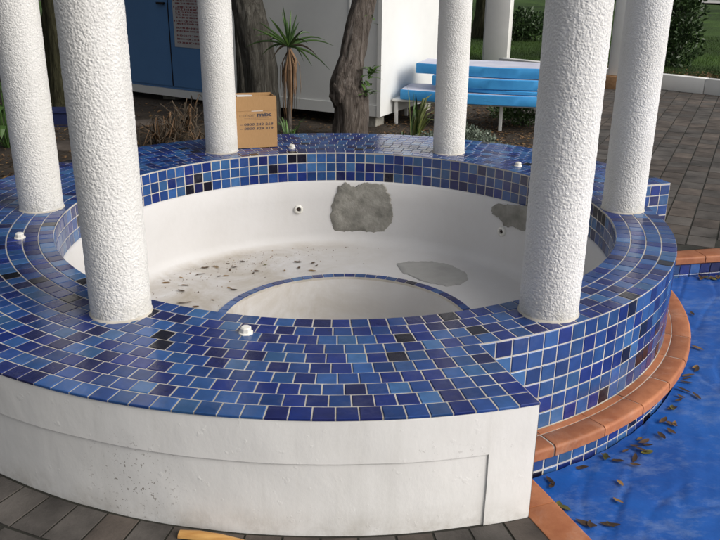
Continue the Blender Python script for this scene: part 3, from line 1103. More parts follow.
# --- bare mortar patches on the basin wall and bench, jets, valve caps
def ragged(px, amp, n_sub, seed):
    pts = []
    rnd = random.Random(seed)
    n_sub *= 2
    for i in range(len(px)):
        a, b = px[i], px[(i + 1) % len(px)]
        for k in range(n_sub):
            t = k / n_sub
            q = Vector((a[0] + (b[0] - a[0]) * t, a[1] + (b[1] - a[1]) * t, seed * 7.3))
            jx = noise.noise(q * 0.30) * 1.5 + noise.noise(q * 0.8) * 0.9
            jy = noise.noise(q * 0.30 + Vector((40, 0, 0))) * 1.5 + noise.noise(q * 0.8 + Vector((0, 40, 0))) * 0.9
            pts.append((q.x + amp * (jx + rnd.uniform(-.35, .35)), q.y + amp * (jy + rnd.uniform(-.35, .35))))
    return pts
def patch(px, surf, name, mat, parent, amp=1.3, sub=5, seed=1, label=None):
    outline = ragged(px, amp, sub, seed)
    cx = sum(p[0] for p in outline) / len(outline); cy = sum(p[1] for p in outline) / len(outline)
    v, f = [], []
    rings = [1.0, 0.97, 0.75, 0.5, 0.25]
    n = len(outline)
    for ri, s in enumerate(rings):
        for p in outline:
            v.append(surf(cx + (p[0] - cx) * s, cy + (p[1] - cy) * s, 0.0045 if ri == 0 else -0.0035))
    v.append(surf(cx, cy, -0.0035))
    for ri in range(len(rings) - 1):
        for k in range(n):
            f.append((ri * n + k, ri * n + (k + 1) % n, (ri + 1) * n + (k + 1) % n, (ri + 1) * n + k))
    for k in range(n):
        f.append(((len(rings) - 1) * n + k, (len(rings) - 1) * n + (k + 1) % n, len(rings) * n))
    o = obj(name, v, f, mat, parent, smooth=rad(60))
    if label:
        o['label'] = label
    return o
def wall_surf(u, v, d):
    r = 1.312
    for _ in range(3):
        p = on_cyl_far(u, v, r)
        z = p.z
        # follow the wall profile
        r = 1.322 + (1.308 - 1.322) * (z + 0.20) / (-0.26)
    return on_cyl_far(u, v, r - 0.004 + d * 1.1)
def bench_surf(u, v, d):
    p = on_z(u, v, BENCH)
    return Vector((p.x, p.y, BENCH + 0.0035 - d * 1.2))
patch([(338, 187), (346, 183), (352, 186), (365, 183), (383, 184), (389, 194), (392, 207), (393, 222), (383, 235), (372, 236), (362, 232), (346, 232), (334, 232), (330, 214)],
      wall_surf, 'mortar_patch', M['mortar'], shell, 1.2, 6, 3, 'large bare grey mortar patch')
patch([(492, 206), (498, 204), (515, 205), (535, 207), (536, 232), (522, 231), (513, 226), (508, 227), (504, 225), (499, 218), (492, 214)],
      wall_surf, 'mortar_patch', M['mortar'], shell, 0.9, 5, 5, 'bare grey mortar patch beside the jet')
patch([(396, 264), (412, 262), (432, 262), (452, 266), (466, 273), (469, 280), (460, 285), (446, 287), (424, 282), (402, 273)],
      bench_surf, 'worn_patch', M['mortar_pale'], shell, 0.5, 5, 8)
for (u, v_) in ((298.5, 209.5), (501.5, 231.5)):
    p = wall_surf(u, v_, 0)
    nr = Vector((-p.x, -p.y, 0)).normalized()
    q = nr.to_track_quat('Z', 'Y').to_matrix().to_4x4()
    q.translation = p
    jb = MB()
    for prof_, mi in (([(0.030, -0.01), (0.030, 0.004), (0.026, 0.009), (0.018, 0.010), (0.015, 0.004), (0.012, -0.012)], 0),):
        vv, ff = lathe(prof_, 0, 2 * PI, 24)
        jb.add([q @ Vector(x) for x in vv], ff, mi)
    jet = jb.build('jet', M['valve'], shell, smooth=rad(50))
    hb = MB()
    vv, ff = lathe([(0.0125, -0.006), (0.009, 0.004), (0.0001, 0.006)], 0, 2 * PI, 16)
    hb.add([q @ Vector(x) for x in vv], ff)
    hb.build('nozzle', M['dark_hole'], jet)
for (u, v_) in ((246, 333), (20, 238), (292, 148), (518, 166)):
    p = on_z(u, v_, 0.0)
    kb = MB()
    vv, ff = lathe([(0.025, -0.001), (0.025, 0.004), (0.019, 0.006), (0.0185, 0.020), (0.014, 0.024), (0.0001, 0.025)], 0, 2 * PI, 8)
    rz = Matrix.Translation((p.x, p.y, 0.0)) @ Matrix.Rotation(random.random(), 4, 'Z') @ Matrix.Rotation(0.06, 4, 'X')
    kb.add([rz @ Vector(x) for x in vv], ff)
    kb.build('valve_cap', M['valve'], spa, smooth=rad(30))

roughcast(M['column_plaster'])
# ================================================================== COLUMNS
def column_mesh():
    n, hgt = 220, 2.45
    nz = 800
    v, f = [], []
    for k in range(nz + 1):
        z = hgt * k / nz
        for i in range(n):
            a = 2 * PI * i / n
            p = Vector((math.cos(a) * 0.104, math.sin(a) * 0.104, z))
            q = p * 112
            h = noise.noise(q) + 0.3 * noise.noise(q * 1.9 + Vector((5, 3, 1)))
            h = max(h, -0.15) * (1.0 if h < 0.45 else 1.1)
            lowf = 0.0012 * noise.noise(p * 7)
            r = 0.1035 + 0.0015 * h + lowf
            v.append((math.cos(a) * r, math.sin(a) * r, z))
    for k in range(nz):
        for i in range(n):
            j = (i + 1) % n
            f.append((k * n + i, k * n + j, (k + 1) * n + j, (k + 1) * n + i))
    f.append(tuple(nz * n + i for i in range(n)))
    f.append(tuple(range(n - 1, -1, -1)))
    me = bpy.data.meshes.new('column')
    me.from_pydata(v, [], f)
    me.materials.append(M['column_plaster'])
    me.polygons.foreach_set('use_smooth', [True] * len(me.polygons))
    me.update()
    return me
CM = column_mesh()
cols = [((121.5, 311), 'white roughcast column at the front of the rim, on the side away from the covered pool'),
        ((548.3, 311), 'white roughcast column on the narrow rim right above the terracotta coping ring'),
        ((42.0, 207.5), 'white roughcast column beside the mossy trunk, with a valve cap in front'),
        ((622.5, 208.5), 'white roughcast column next to the tiled end stub of the wide deck'),
        ((222, 151), 'white roughcast column standing beside the cardboard box'),
        ((448.5, 152), 'white roughcast column in front of the stacked blue foam boards')]
for i, ((u, v_), lab) in enumerate(cols):
    p = on_z(u, v_, 0)
    o = bpy.data.objects.new('column', CM)
    COL.objects.link(o)
    o.location = (p.x, p.y, -0.004)
    o.rotation_euler = (0, 0, i * 1.13)
    tag(o, lab, 'column', 'columns standing on the spa rim')
    # a thin ragged collar of grout round the foot
    n = 40
    cv, cf = [], []
    for k in range(n):
        a = 2 * PI * k / n
        r1 = 0.1075 + 0.004 * random.random()
        cv += [(0.098 * math.cos(a), 0.098 * math.sin(a), 0.012), (0.106 * math.cos(a), 0.106 * math.sin(a), 0.0095), (r1 * math.cos(a), r1 * math.sin(a), 0.0015)]
    for k in range(n):
        j = (k + 1) % n
        cf += [(k * 3, k * 3 + 1, j * 3 + 1, j * 3), (k * 3 + 1, k * 3 + 2, j * 3 + 2, j * 3 + 1)]
    cf = [q[::-1] for q in cf]
    c = obj('grout_collar', cv, cf, M['grout'], None, smooth=3.2)
    c.parent = o

# ================================================================== POOL COVER AND LEAVES
SE = (Vector(on_z(633, 462, WATER)) - Vector(on_z(611, 540, WATER))).normalized()
SN = Vector((-SE.y, SE.x, 0))
S0 = Vector(on_z(633, 462, WATER)).dot(SN)
def cover_z(x, y):
    p = Vector((x, y, 0))
    s = p.dot(SN) - S0
    t = p.dot(SE)
    z = WATER + 0.004 * noise.noise(Vector((x * 1.5, y * 1.5, 2))) + 0.003 * noise.noise(Vector((s * 9, t * 2.6, 4)))
    z += 0.0024 * noise.noise(Vector((s * 22, t * 10, 7)))
    rn = noise.noise(Vector((s * 5.5 + 0.8 * noise.noise(Vector((t * 2, s, 1))), t * 1.1, 11)))
    z -= 0.0045 * max(0.0, 1 - abs(rn) / 0.05)          # pressed-in creases
    rn = noise.noise(Vector((s * 2.0, t * 6.5 + 0.6 * noise.noise(Vector((s * 3, t, 5))), 15)))
    z -= 0.003 * max(0.0, 1 - abs(rn) / 0.05)
    k = (s / 0.34) - round(s / 0.34)
    z -= 0.004 * math.exp(-(k * 0.34 / 0.006) ** 2)      # welded seams
    z += 0.0015 * math.exp(-((abs(k * 0.34) - 0.016) / 0.010) ** 2)
    return z
rl = [1.685 + 0.011 * k for k in range(150)] + [3.35 + 0.12 * k for k in range(34)]
v, f = polar_sheet(rl, POOL_A0 + 0.0005, POOL_A1 - 0.0005, 250, cover_z)
# trim the radial edges parallel so that the film reaches the wall
cover = obj('pool_cover', v, f, M['cover'], smooth=3.2)
tag(cover, 'wrinkled blue bubble cover floating on the swimming pool', 'pool cover')

def leaf_mesh(L, Wd, curl, mat, seed):
    rnd = random.Random(seed)
    v, f = [], []
    n = 7
    for i in range(n):
        t = i / (n - 1)
        w_ = Wd * (math.sin(PI * min(1, t * 0.94 + 0.05)) ** 0.8) * (1 - 0.2 * t)
        x = (t - 0.5) * L
        z = curl * L * (2 * t - 1) ** 2 + 0.004
        y0 = 0.08 * L * math.sin(t * 2.4)
        v += [(x, y0 - w_, z + w_ * 0.22), (x, y0, z), (x, y0 + w_, z + w_ * (0.05 + 0.3 * rnd.random()))]
    for i in range(n - 1):
        a_ = i * 3
        f += [(a_, a_ + 3, a_ + 4, a_ + 1), (a_ + 1, a_ + 4, a_ + 5, a_ + 2)]
    me = bpy.data.meshes.new('fallen_leaf')
    me.from_pydata(v, [], f)
    me.materials.append(mat)
    me.polygons.foreach_set('use_smooth', [True] * len(me.polygons))
    return me
leafs = [leaf_mesh(0.058, 0.012, 0.03, M['leaf'], 1), leaf_mesh(0.055, 0.013, 0.05, M['leaf_dark'], 2), leaf_mesh(0.048, 0.013, 0.02, M['leaf_olive'], 3),
         leaf_mesh(0.066, 0.011, 0.04, M['leaf_dark'], 4), leaf_mesh(0.05, 0.012, 0.09, M['leaf_dark'], 5)]
def put_leaf(p, label, group, kind=None, sc=1.0, rz=None, tiltmax=0.12):
    o = bpy.data.objects.new('fallen_leaf', leafs[random.randrange(5) if kind is None else kind])
    COL.objects.link(o)
    o.location = p
    o.rotation_euler = (random.uniform(-tiltmax, tiltmax), random.uniform(-tiltmax, tiltmax), random.uniform(0, 6.28) if rz is None else rz)
    o.scale = (sc,) * 3
    tag(o, label, 'leaf', group)
    return o
px = []
px += [(600 + x / 3.858, 400 + y / 3.858) for x, y in [(150, 150), (165, 165), (185, 180), (130, 180), (100, 200), (160, 200), (130, 225), (70, 240), (75, 325), (70, 390), (40, 480), (235, 145), (275, 100), (275, 125), (240, 85), (280, 40), (135, 258), (20, 222), (180, 205), (290, 98)]]
px += [(500 + x / 3.6, 390 + y / 3.6) for x, y in [(170, 320), (180, 335), (190, 350), (285, 275), (375, 243), (215, 420), (230, 430), (310, 480), (325, 488), (395, 485)]]
px += [(600 + x / 3.6, 270 + y / 3.6) for x, y in [(290, 133), (330, 160), (350, 287), (345, 360), (340, 352), (345, 460), (320, 385), (290, 460), (300, 440), (280, 475), (262, 500), (310, 410), (315, 395)]]
px += [(680 + 1.6 * k, 267 + 0.9 * math.sin(k * 2.1) - 0.12 * k) for k in range(0, 25)]
for (u, v_) in px:
    p = on_z(u, v_, WATER)
    r = math.hypot(p.x, p.y)
    if r < 1.72:
        p = p * (1.72 / r)
    p.z = cover_z(p.x, p.y) + 0.003
    a_ = math.atan2(p.y, p.x)
    if a_ > POOL_A1 - 0.012:
        a_ = POOL_A1 - 0.012 - random.random() * 0.02
        p = pol(math.hypot(p.x, p.y), a_, p.z)
    kd = random.randrange(5)
    tone = ['brown', 'dark', 'olive green', 'dark slender', 'curled dark'][kd]
    rr_ = math.hypot(p.x, p.y)
    if a_ > POOL_A1 - 0.08:
        where, grp = 'in the line of leaves along the far tiled pool edge', 'leaves along the far pool edge'
    elif rr_ < 1.80:
        where, grp = 'on the pool cover close under the curved terracotta coping', 'leaves under the curved coping'
    elif a_ < POOL_A0 + 0.10:
        where, grp = 'on the pool cover beside the straight terracotta coping', 'leaves beside the straight coping'
    else:
        where, grp = 'out on the open blue pool cover', 'leaves on the open pool cover'
    put_leaf(p, tone + ' fallen leaf ' + where, grp, kind=kd, sc=random.uniform(0.65, 1.05))
for (x, y) in [(65, 175), (55, 165), (125, 153), (140, 185), (125, 208), (190, 142), (205, 139), (222, 115), (262, 110), (270, 114), (312, 97), (338, 112), (322, 122), (278, 148), (305, 146), (370, 90), (462, 102), (415, 135), (428, 128), (540, 124), (598, 114), (650, 127), (668, 105), (655, 95), (318, 195), (335, 203), (125, 257), (155, 252), (183, 272), (592, 92), (252, 242), (300, 60)]:
    p = on_z(150 + x / 4, 240 + y / 4, BENCH)
    p.z = BENCH + 0.002
    kd = 2 if (x, y) == (462, 102) else random.choice((0, 0, 1, 3, 4))
    tone = ['brown', 'dark', 'olive green', 'dark slender', 'curled dark'][kd]
    rf = math.hypot(p.x - FX, p.y)
    where = 'beside the blue edging of the footwell' if rf < 0.82 else ('at the foot of the basin wall' if rf > 1.1 else 'on the stained bench')
    put_leaf(p, tone + ' dry leaf inside the empty spa, ' + where, 'dry leaves inside the spa', kind=kd, sc=random.uniform(0.45, 0.95), rz=random.uniform(-0.5, 0.5) + random.choice((0, 0, 0, 1.2)), tiltmax=0.12)

# fallen frond sheath on the paving by the wall
fr = MB()
pp = [(181, 528.5), (200, 530.5), (222, 533.5), (246, 538), (275, 541), (310, 543)]
pts = []
for i, (u, v_) in enumerate(pp):
    q = on_z(u, v_, GZ + 0.014)
    r_ = math.hypot(q.x, q.y)
    q = Vector(q) * (max(r_, 2.006) / r_)
    pts.append(Vector((q.x, q.y, GZ + 0.016 + 0.004 * math.sin(i * 1.3))))
v_, f_ = [], []
for i, p in enumerate(pts):
    t = (pts[min(i + 1, len(pts) - 1)] - pts[max(i - 1, 0)]).normalized()
    s = Vector((t.y, -t.x, 0))
    wd = [0.016, 0.018, 0.018, 0.017, 0.014, 0.006][i]
    for a in range(7):
        b = PI * a / 6
        v_.append(p + s * math.cos(b) * wd * 1.0 + Vector((0, 0, math.sin(b) * wd * 0.75 - 0.012)) + s * wd * 0.9)
for i in range(len(pts) - 1):
    for a in range(6):
        f_.append((i * 7 + a, i * 7 + a + 1, (i + 1) * 7 + a + 1, (i + 1) * 7 + a))
f_.append(tuple(range(6, -1, -1)))
fo = obj('fallen_frond', v_, f_, M['frond'], smooth=rad(60))
tag(fo, 'orange brown fallen frond stalk on the paving against the white wall', 'frond')

# ================================================================== CARDBOARD BOX
b0, b1 = Vector(on_z(237.5, 149, 0)), Vector(on_z(277, 147, 0))
bx = b1 - b0
bw = bx.length
ba = math.atan2(bx.y, bx.x)
bd, bh = 0.19, 0.335
box = empty('cardboard_box', ((b0 + b1) / 2).to_tuple()[:2] + (0.003,), ba)
tag(box, 'open brown cardboard box printed with phone numbers, on the blue tiles', 'cardboard box')
T_ = 0.004
def child(mb, name, mat, parent, smooth=None):
    return mb.build(name, mat, parent, smooth, keep=False)
m_ = MB().box((-bw / 2, 0, 0), (bw / 2, T_, 0.245)); front = child(m_, 'front_panel', M['card'], box)
m_ = MB().box((-bw / 2, 0.0, 0), (bw / 2, T_, 0.095), Matrix.Translation((0, -0.002, 0.2455)) @ Matrix.Rotation(0.06, 4, 'X'))
child(m_, 'front_flap', M['card'], box)
child(MB().box((-bw / 2 + 0.0005, bd - T_, 0), (bw / 2 - 0.0005, bd, bh + 0.001)), 'back_panel', M['card'], box)
child(MB().box((-bw / 2 - T_, 0.001, 0.0), (-bw / 2 - 0.0005, bd - 0.001, bh - 0.005)), 'side_panel', M['card'], box)
child(MB().box((bw / 2 + 0.0005, 0.001, 0.0), (bw / 2 + T_, bd - 0.001, bh - 0.006)), 'side_panel', M['card'], box)
child(MB().box((-bw / 2 + 0.001, T_ + 0.001, 0.001), (bw / 2 - 0.001, bd - T_ - 0.001, 0.005)), 'base_panel', M['card_in'], box)
child(MB().box((-0.03, -0.0012, 0.2415), (0.045, -0.0004, 0.249), bev=0), 'tape', M['paper'], box)
def text_mesh(s, size, bold=0.0, extr=0.0004):
    cu = bpy.data.curves.new('print', 'FONT')
    cu.body = s
    cu.size = size
    cu.offset = bold
    cu.extrude = extr
    cu.resolution_u = 2
    o = bpy.data.objects.new('print', cu)
    COL.objects.link(o)
    dg = bpy.context.evaluated_depsgraph_get()
    me = bpy.data.meshes.new_from_object(o.evaluated_get(dg))
    bpy.data.objects.remove(o, do_unlink=True)
    return me
def box_text(s, x0, z0, width, height, mat, bold=0.0, shear=0.0):
    me = text_mesh(s, 1.0, bold)
    xs = [v.co.x for v in me.vertices]; ys = [v.co.y for v in me.vertices]
    sx = width / (max(xs) - min(xs)); sy = height / (max(ys) - min(ys))
    xm, ym = min(xs), min(ys)
    for v in me.vertices:
        x, y = (v.co.x - xm) * sx, (v.co.y - ym) * sy
        v.co = (x0 + x + y * shear, -0.0011 + (-0.0003 if v.co.z > 0 else 0.0006), z0 + y)
    me.materials.clear()
    me.materials.append(mat)
    o = bpy.data.objects.new('printed_lettering', me)
    COL.objects.link(o)
    o.parent = front
    return o
box_text('color', -0.112, 0.207, 0.105, 0.024, M['ink_faint'], 0.0)
box_text('mix', 0.004, 0.207, 0.100, 0.026, M['ink'], 0.03)
box_text('\u2013 0800 242 268', -0.112, 0.148, 0.222, 0.017, M['ink'], 0.012, 0.15)
box_text('\u2013 0800 329 319', -0.112, 0.120, 0.222, 0.017, M['ink'], 0.012, 0.15)
m_ = MB().box((-0.108, -0.0008, 0.188), (0.105, -0.0002, 0.1895)); child(m_, 'printed_line', M['ink_faint'], front)
m_ = MB()
for k in range(12):
    m_.box((-0.08 + k * 0.014, -0.0008, 0.196), (-0.080 + k * 0.014 + 0.010, -0.0002, 0.1985))
child(m_, 'printed_small_line', M['ink_faint'], front)
# white packet inside the box
bmat = Matrix.Translation(box.location) @ Matrix.Rotation(ba, 4, 'Z')
pk = MB()
pk.box((-0.115, 0.115, 0.006), (-0.01, 0.175, 0.325), bmat @ Matrix.Rotation(0.03, 4, 'Y'))
po = pk.build('packet', M['paper'])
tag(po, 'white packet sticking out of the cardboard box', 'packet')

# ================================================================== BUILDINGS
CZ = -0.20
C0 = Vector(on_z(380, 117, CZ))
CL = (Vector(on_z(295, 108.5, CZ)) - C0).normalized()      # along the shaded face, to the left
CR = Vector((-CL.y, CL.x, 0))
if CR.y < 0: CR = -CR
cab_h = 2.55
cab_l = 2.0
cabin = empty('white_cabin', (C0.x, C0.y, GZ))
tag(cabin, 'white textured cabin raised off the ground behind the tree trunks', 'cabin')
FR = Matrix(((CL.x, CR.x, 0, C0.x), (CL.y, CR.y, 0, C0.y), (0, 0, 1, CZ), (0, 0, 0, 1)))
def wbox(name, a, b, mat, parent, mtx, bev=0.0):
    return MB().box(a, b, mtx, bev=bev).build(name, mat, parent, smooth=rad(30) if bev else None)
LEN_R = 1.55
# mirrored frame: build faces with recalculated normals
def wbox2(name, a, b, mat, parent, mtx, bev=0.0):
    o = wbox(name, a, b, mat, parent, mtx, bev)
    bm = bmesh.new(); bm.from_mesh(o.data); bmesh.ops.recalc_face_normals(bm, faces=bm.faces); bm.to_mesh(o.data); bm.free()
    return o
wbox2('wall', (0, 0, 0.0), (cab_l, LEN_R, cab_h), M['cabin'], cabin, FR)
wbox2('base_rail', (-0.004, -0.012, 0.0), (cab_l, -0.0005, 0.105), M['cabin'], cabin, FR)
wbox2('corner_trim', (-0.010, -0.016, -0.004), (0.030, -0.013, cab_h), M['white_paint'], cabin, FR)
wbox2('joint_strip', (0.33, -0.006, 0.112), (0.345, -0.0006, cab_h), M['cabin'], cabin, FR)
wbox2('roof', (-0.12, -0.12, cab_h + 0.001), (cab_l + 0.05, LEN_R + 0.12, cab_h + 0.08), M['white_paint'], cabin, FR)
for sx, sy in ((0.15, 0.12), (1.7, 0.12), (0.15, 1.3), (1.7, 1.3)):
    wbox2('footing_block', (sx - 0.09, sy - 0.09, -0.24), (sx + 0.09, sy + 0.09, -0.002), M['mortar'], cabin, FR)

# blue steel shed
BZ = -0.16
S0_ = Vector(on_z(140, 84.5, BZ)); S1_ = Vector(on_z(205, 92.5, BZ))
SX = (S0_ - S1_).normalized()                 # to the left
SY = Vector((-SX.y, SX.x, 0))
if SY.y < 0: SY = -SY
SH = S1_ - SX * 0.42
shed = empty('blue_shed', (SH.x, SH.y, GZ))
tag(shed, 'blue painted steel shed with a notice on its door', 'shed')
SM = Matrix(((SX.x, SY.x, 0, SH.x), (SX.y, SY.y, 0, SH.y), (0, 0, 1, BZ), (0, 0, 0, 1)))
wbox2('wall', (0, 0, 0.0), (2.2, 1.6, 2.4), M['blue_steel'], shed, SM)
def shed_px(u, v_):
    p = on_plane(u, v_, SH, SY)
    q = SM.inverted() @ p
    return q.x, q.z
xd, _ = shed_px(172.5, 60)
wbox2('door', (xd + 0.006, -0.016, 0.03), (xd + 0.80, -0.0008, 2.05), M['blue_steel'], shed, SM)
wbox2('door_panel', (0.02, -0.014, 0.03), (xd - 0.008, -0.0008, 2.05), M['blue_steel'], shed, SM)
wbox2('door_edge', (xd - 0.0075, -0.019, 0.03), (xd + 0.0055, -0.0165, 2.05), M['dark_metal'], shed, SM)
wbox2('base_rail', (-0.01, -0.020, -0.085), (2.21, 0.02, -0.003), M['white_paint'], shed, SM)
for k in (0.1, 1.1, 2.05):
    wbox2('footing_block', (k - 0.1, 0.1, -0.24), (k + 0.1, 0.4, -0.004), M['mortar'], shed, SM)
hx, hz = shed_px(163, 3)
hb = MB()
hb.box((hx - 0.06, -0.060, hz - 0.012), (hx + 0.05, -0.040, hz + 0.012), SM)
hb.box((hx - 0.05, -0.041, hz - 0.010), (hx - 0.03, -0.015, hz + 0.010), SM)
hb.build('handle', M['dark_metal'], shed)
# notice: white board with rows of dark red print too small to read
nx1, nz0 = shed_px(176.5, 46.5)
nx0, _ = shed_px(207, 46.5)
_, nz1 = shed_px(176.5, -14)
notice = MB().box((nx0 - 0.06, -0.021, nz0), (nx1, -0.0175, nz1), SM).build('notice', M['sign_board'])
tag(notice, 'white notice with rows of dark red print on the blue shed', 'sign')
pr = MB()
rows = [(-9, 0), (-5, 0), (0.5, 1), (3.2, 0), (6.8, 1), (9.2, 0), (11.9, 0), (14.6, 0), (17.3, 0), (20.8, 1), (23.4, 0), (27.6, 0), (30.6, 0), (35.2, 0), (38.6, 0), (42.2, 0)]
rnd = random.Random(4)
for (y, num) in rows:
    _, zc = shed_px(180, y)
    left = nx1 - 0.045
    if num:
        pr.box((nx1 - 0.026, -0.0222, zc - 0.010), (nx1 - 0.014, -0.0211, zc + 0.010), SM)
    x = left
    end = nx0 - 0.04 + rnd.choice((0, 0, 0.02, 0.09))
    while x > end + 0.02:
        for _k in range(rnd.randint(2, 7)):
            wl_ = rnd.uniform(0.007, 0.011)
            hh = rnd.choice((0.008, 0.008, 0.010))
            typ = rnd.random()
            if typ < 0.4:
                pr.box((x - wl_, -0.0222, zc - hh), (x, -0.0211, zc + hh), SM)
            elif typ < 0.75:
                pr.box((x - 0.003, -0.0222, zc - hh), (x, -0.0211, zc + hh), SM)
                pr.box((x - wl_, -0.0222, zc - 0.002), (x - 0.0031, -0.0211, zc + 0.002), SM)
            else:
                pr.box((x - wl_, -0.0222, zc + hh - 0.004), (x, -0.0211, zc + hh), SM)
                pr.box((x - wl_, -0.0222, zc - hh), (x, -0.0211, zc - hh + 0.004), SM)
            x -= wl_ + 0.003
            if x < end: break
        x -= 0.010
ink = pr.build('printed_lettering', M['sign_red'])
ink.parent = notice
ink['kind'] = 'stuff'

# ================================================================== BENCH WITH FOAM BOARDS
BE = -0.055
p_a = Vector(on_z(394, 99, BE)); p_b = Vector(on_z(540, 106.5, BE))
be = (p_b - p_a); be.z = 0; be.normalize()
bn = Vector((-be.y, be.x, 0))
bench = empty('low_bench', (p_a.x, p_a.y, GZ))
tag(bench, 'low white bench under the stack of blue foam boards', 'bench')
BM_ = Matrix(((be.x, bn.x, 0, p_a.x), (be.y, bn.y, 0, p_a.y), (0, 0, 1, BE), (0, 0, 0, 1)))
for k in range(4):
    wbox2('seat_slat', (-0.02, 0.0 + k * 0.15, -0.022), (1.75, 0.14 + k * 0.15, 0.0), M['white_paint'], bench, BM_, 0.004)
for (x, y) in ((0.0, 0.03), (1.02, 0.05), (1.62, 0.03), (0.0, 0.50), (1.12, 0.50), (1.62, 0.50)):
    q = BM_ @ Vector((x, y, 0))
    gz = bed_z(q.x, q.y) - 0.02 - BE
    wbox2('leg', (x, y, gz), (x + 0.032, y + 0.032, -0.023), M['white_paint'], bench, BM_, 0.003)
def foam_board(lx0, lx1, y0, wid, z0, th, bulge, label, rot=0.0, shade=0):
    out = []
    N = 24
    L = lx1 - lx0
    for i in range(N + 1):
        t = i / N
        out.append((lx0 + L * t, y0 - bulge * math.sin(PI * t) ** 0.9))
    for i in range(N + 1):
        t = 1 - i / N
        out.append((lx0 + L * t - 0.03 * math.sin(PI * t), y0 + wid + bulge * 0.5 * math.sin(PI * t)))
    n = len(out)
    cx, cy = lx0 + L / 2, y0 + wid / 2
    rm = Matrix.Translation((cx, cy, 0)) @ Matrix.Rotation(rot, 4, 'Z') @ Matrix.Translation((-cx, -cy, 0))
    def ring(z, ins):
        r = []
        for x, y in out:
            d = Vector((cx - x, cy - y, 0)).normalized() * ins
            r.append(BM_ @ rm @ Vector((x + d.x, y + d.y, z + (0.006 * noise.noise(Vector((x * 2.5, y * 2.5, z0 * 9))) if z0 > 0.05 else 0.0))))
        return r
    v = ring(z0, 0.006) + ring(z0 + 0.006, 0) + ring(z0 + th - 0.008, 0) + ring(z0 + th, 0.008)
    f, fm = [], []
    for k in range(3):
        for i in range(n):
            j = (i + 1) % n
            f.append((k * n + i, k * n + j, (k + 1) * n + j, (k + 1) * n + i)); fm.append(0)
    f.append(tuple(range(n - 1, -1, -1))); fm.append(0)
    f.append(tuple(3 * n + i for i in range(n))); fm.append(1)
    o = obj('foam_board', v, f, [M['foam'], M['foam_top']], None, True, rad(40), fm)
    tag(o, label, 'foam board', 'blue foam boards stacked on the low bench')
foam_board(0.06, 1.80, 0.00, 0.46, 0.004, 0.095, 0.12, 'blue foam board at the bottom of the stack, sticking out past the end', 0.015)
foam_board(0.42, 1.85, 0.04, 0.45, 0.104, 0.036, 0.11, 'thin blue foam board squeezed between the thick ones in the stack', -0.035)
foam_board(0.36, 1.86, 0.03, 0.46, 0.146, 0.095, 0.10, 'thick blue foam board lying second from the top of the stack', 0.035)
foam_board(0.20, 1.84, 0.05, 0.46, 0.247, 0.095, 0.08, 'blue foam board with a pale scuffed face on top of the stack', -0.04)

# ================================================================== WHITE POSTS, KERB
def post_at(u, v_, base_z, wx, wy, h, rz, name, label, foot=None):
    p = Vector(on_z(u, v_, GZ))
    e = empty(name, (p.x, p.y, GZ))
    tag(e, label, 'post')
    m = Matrix.Translation((p.x, p.y, base_z)) @ Matrix.Rotation(rz, 4, 'Z')
    MB().box((-wx / 2, -wy / 2, 0), (wx / 2, wy / 2, h), m, bev=0.006).build('shaft', M['white_paint'], e, smooth=rad(30))
    MB().box((-wx / 2 - 0.02, -wy / 2 + 0.02, 0.0), (-wx / 2 - 0.001, wy / 2 - 0.12, h), m).build('trim_board', M['white_paint'], e)
    if foot:
        MB().box(foot[0], foot[1], m, bev=0.004).build('timber_foot', M['bare_timber'], e, smooth=rad(30))
post_at(496, 66, GZ, 0.40, 0.26, 3.0, rad(-24), 'white_post', 'broad white boarded post behind the stacked blue foam boards')
post_at(616, 88, GZ + 0.18, 0.20, 0.20, 3.0, rad(-30), 'white_post', 'white post on a bare timber foot at the end of the paving',
        ((-0.17, -0.17, -0.185), (0.17, 0.17, -0.004)))
kb = MB()
km = Matrix(((KD.x, KN.x, 0, KP.x), (KD.y, KN.y, 0, KP.y), (0, 0, 1, GZ), (0, 0, 0, 1)))
for k in range(7):
    kb = MB()
    if k == 0:
        root = empty('kerb', (KP.x, KP.y, GZ)); tag(root, 'low white kerb between the paving and the lawn', 'kerb')
    o = wbox2('kerb_block', (-2.6 + k * 1.12, 0.0, -0.03), (-2.6 + k * 1.12 + 1.113, 0.14, 0.20), M['white_paint'], root, km, 0.008)

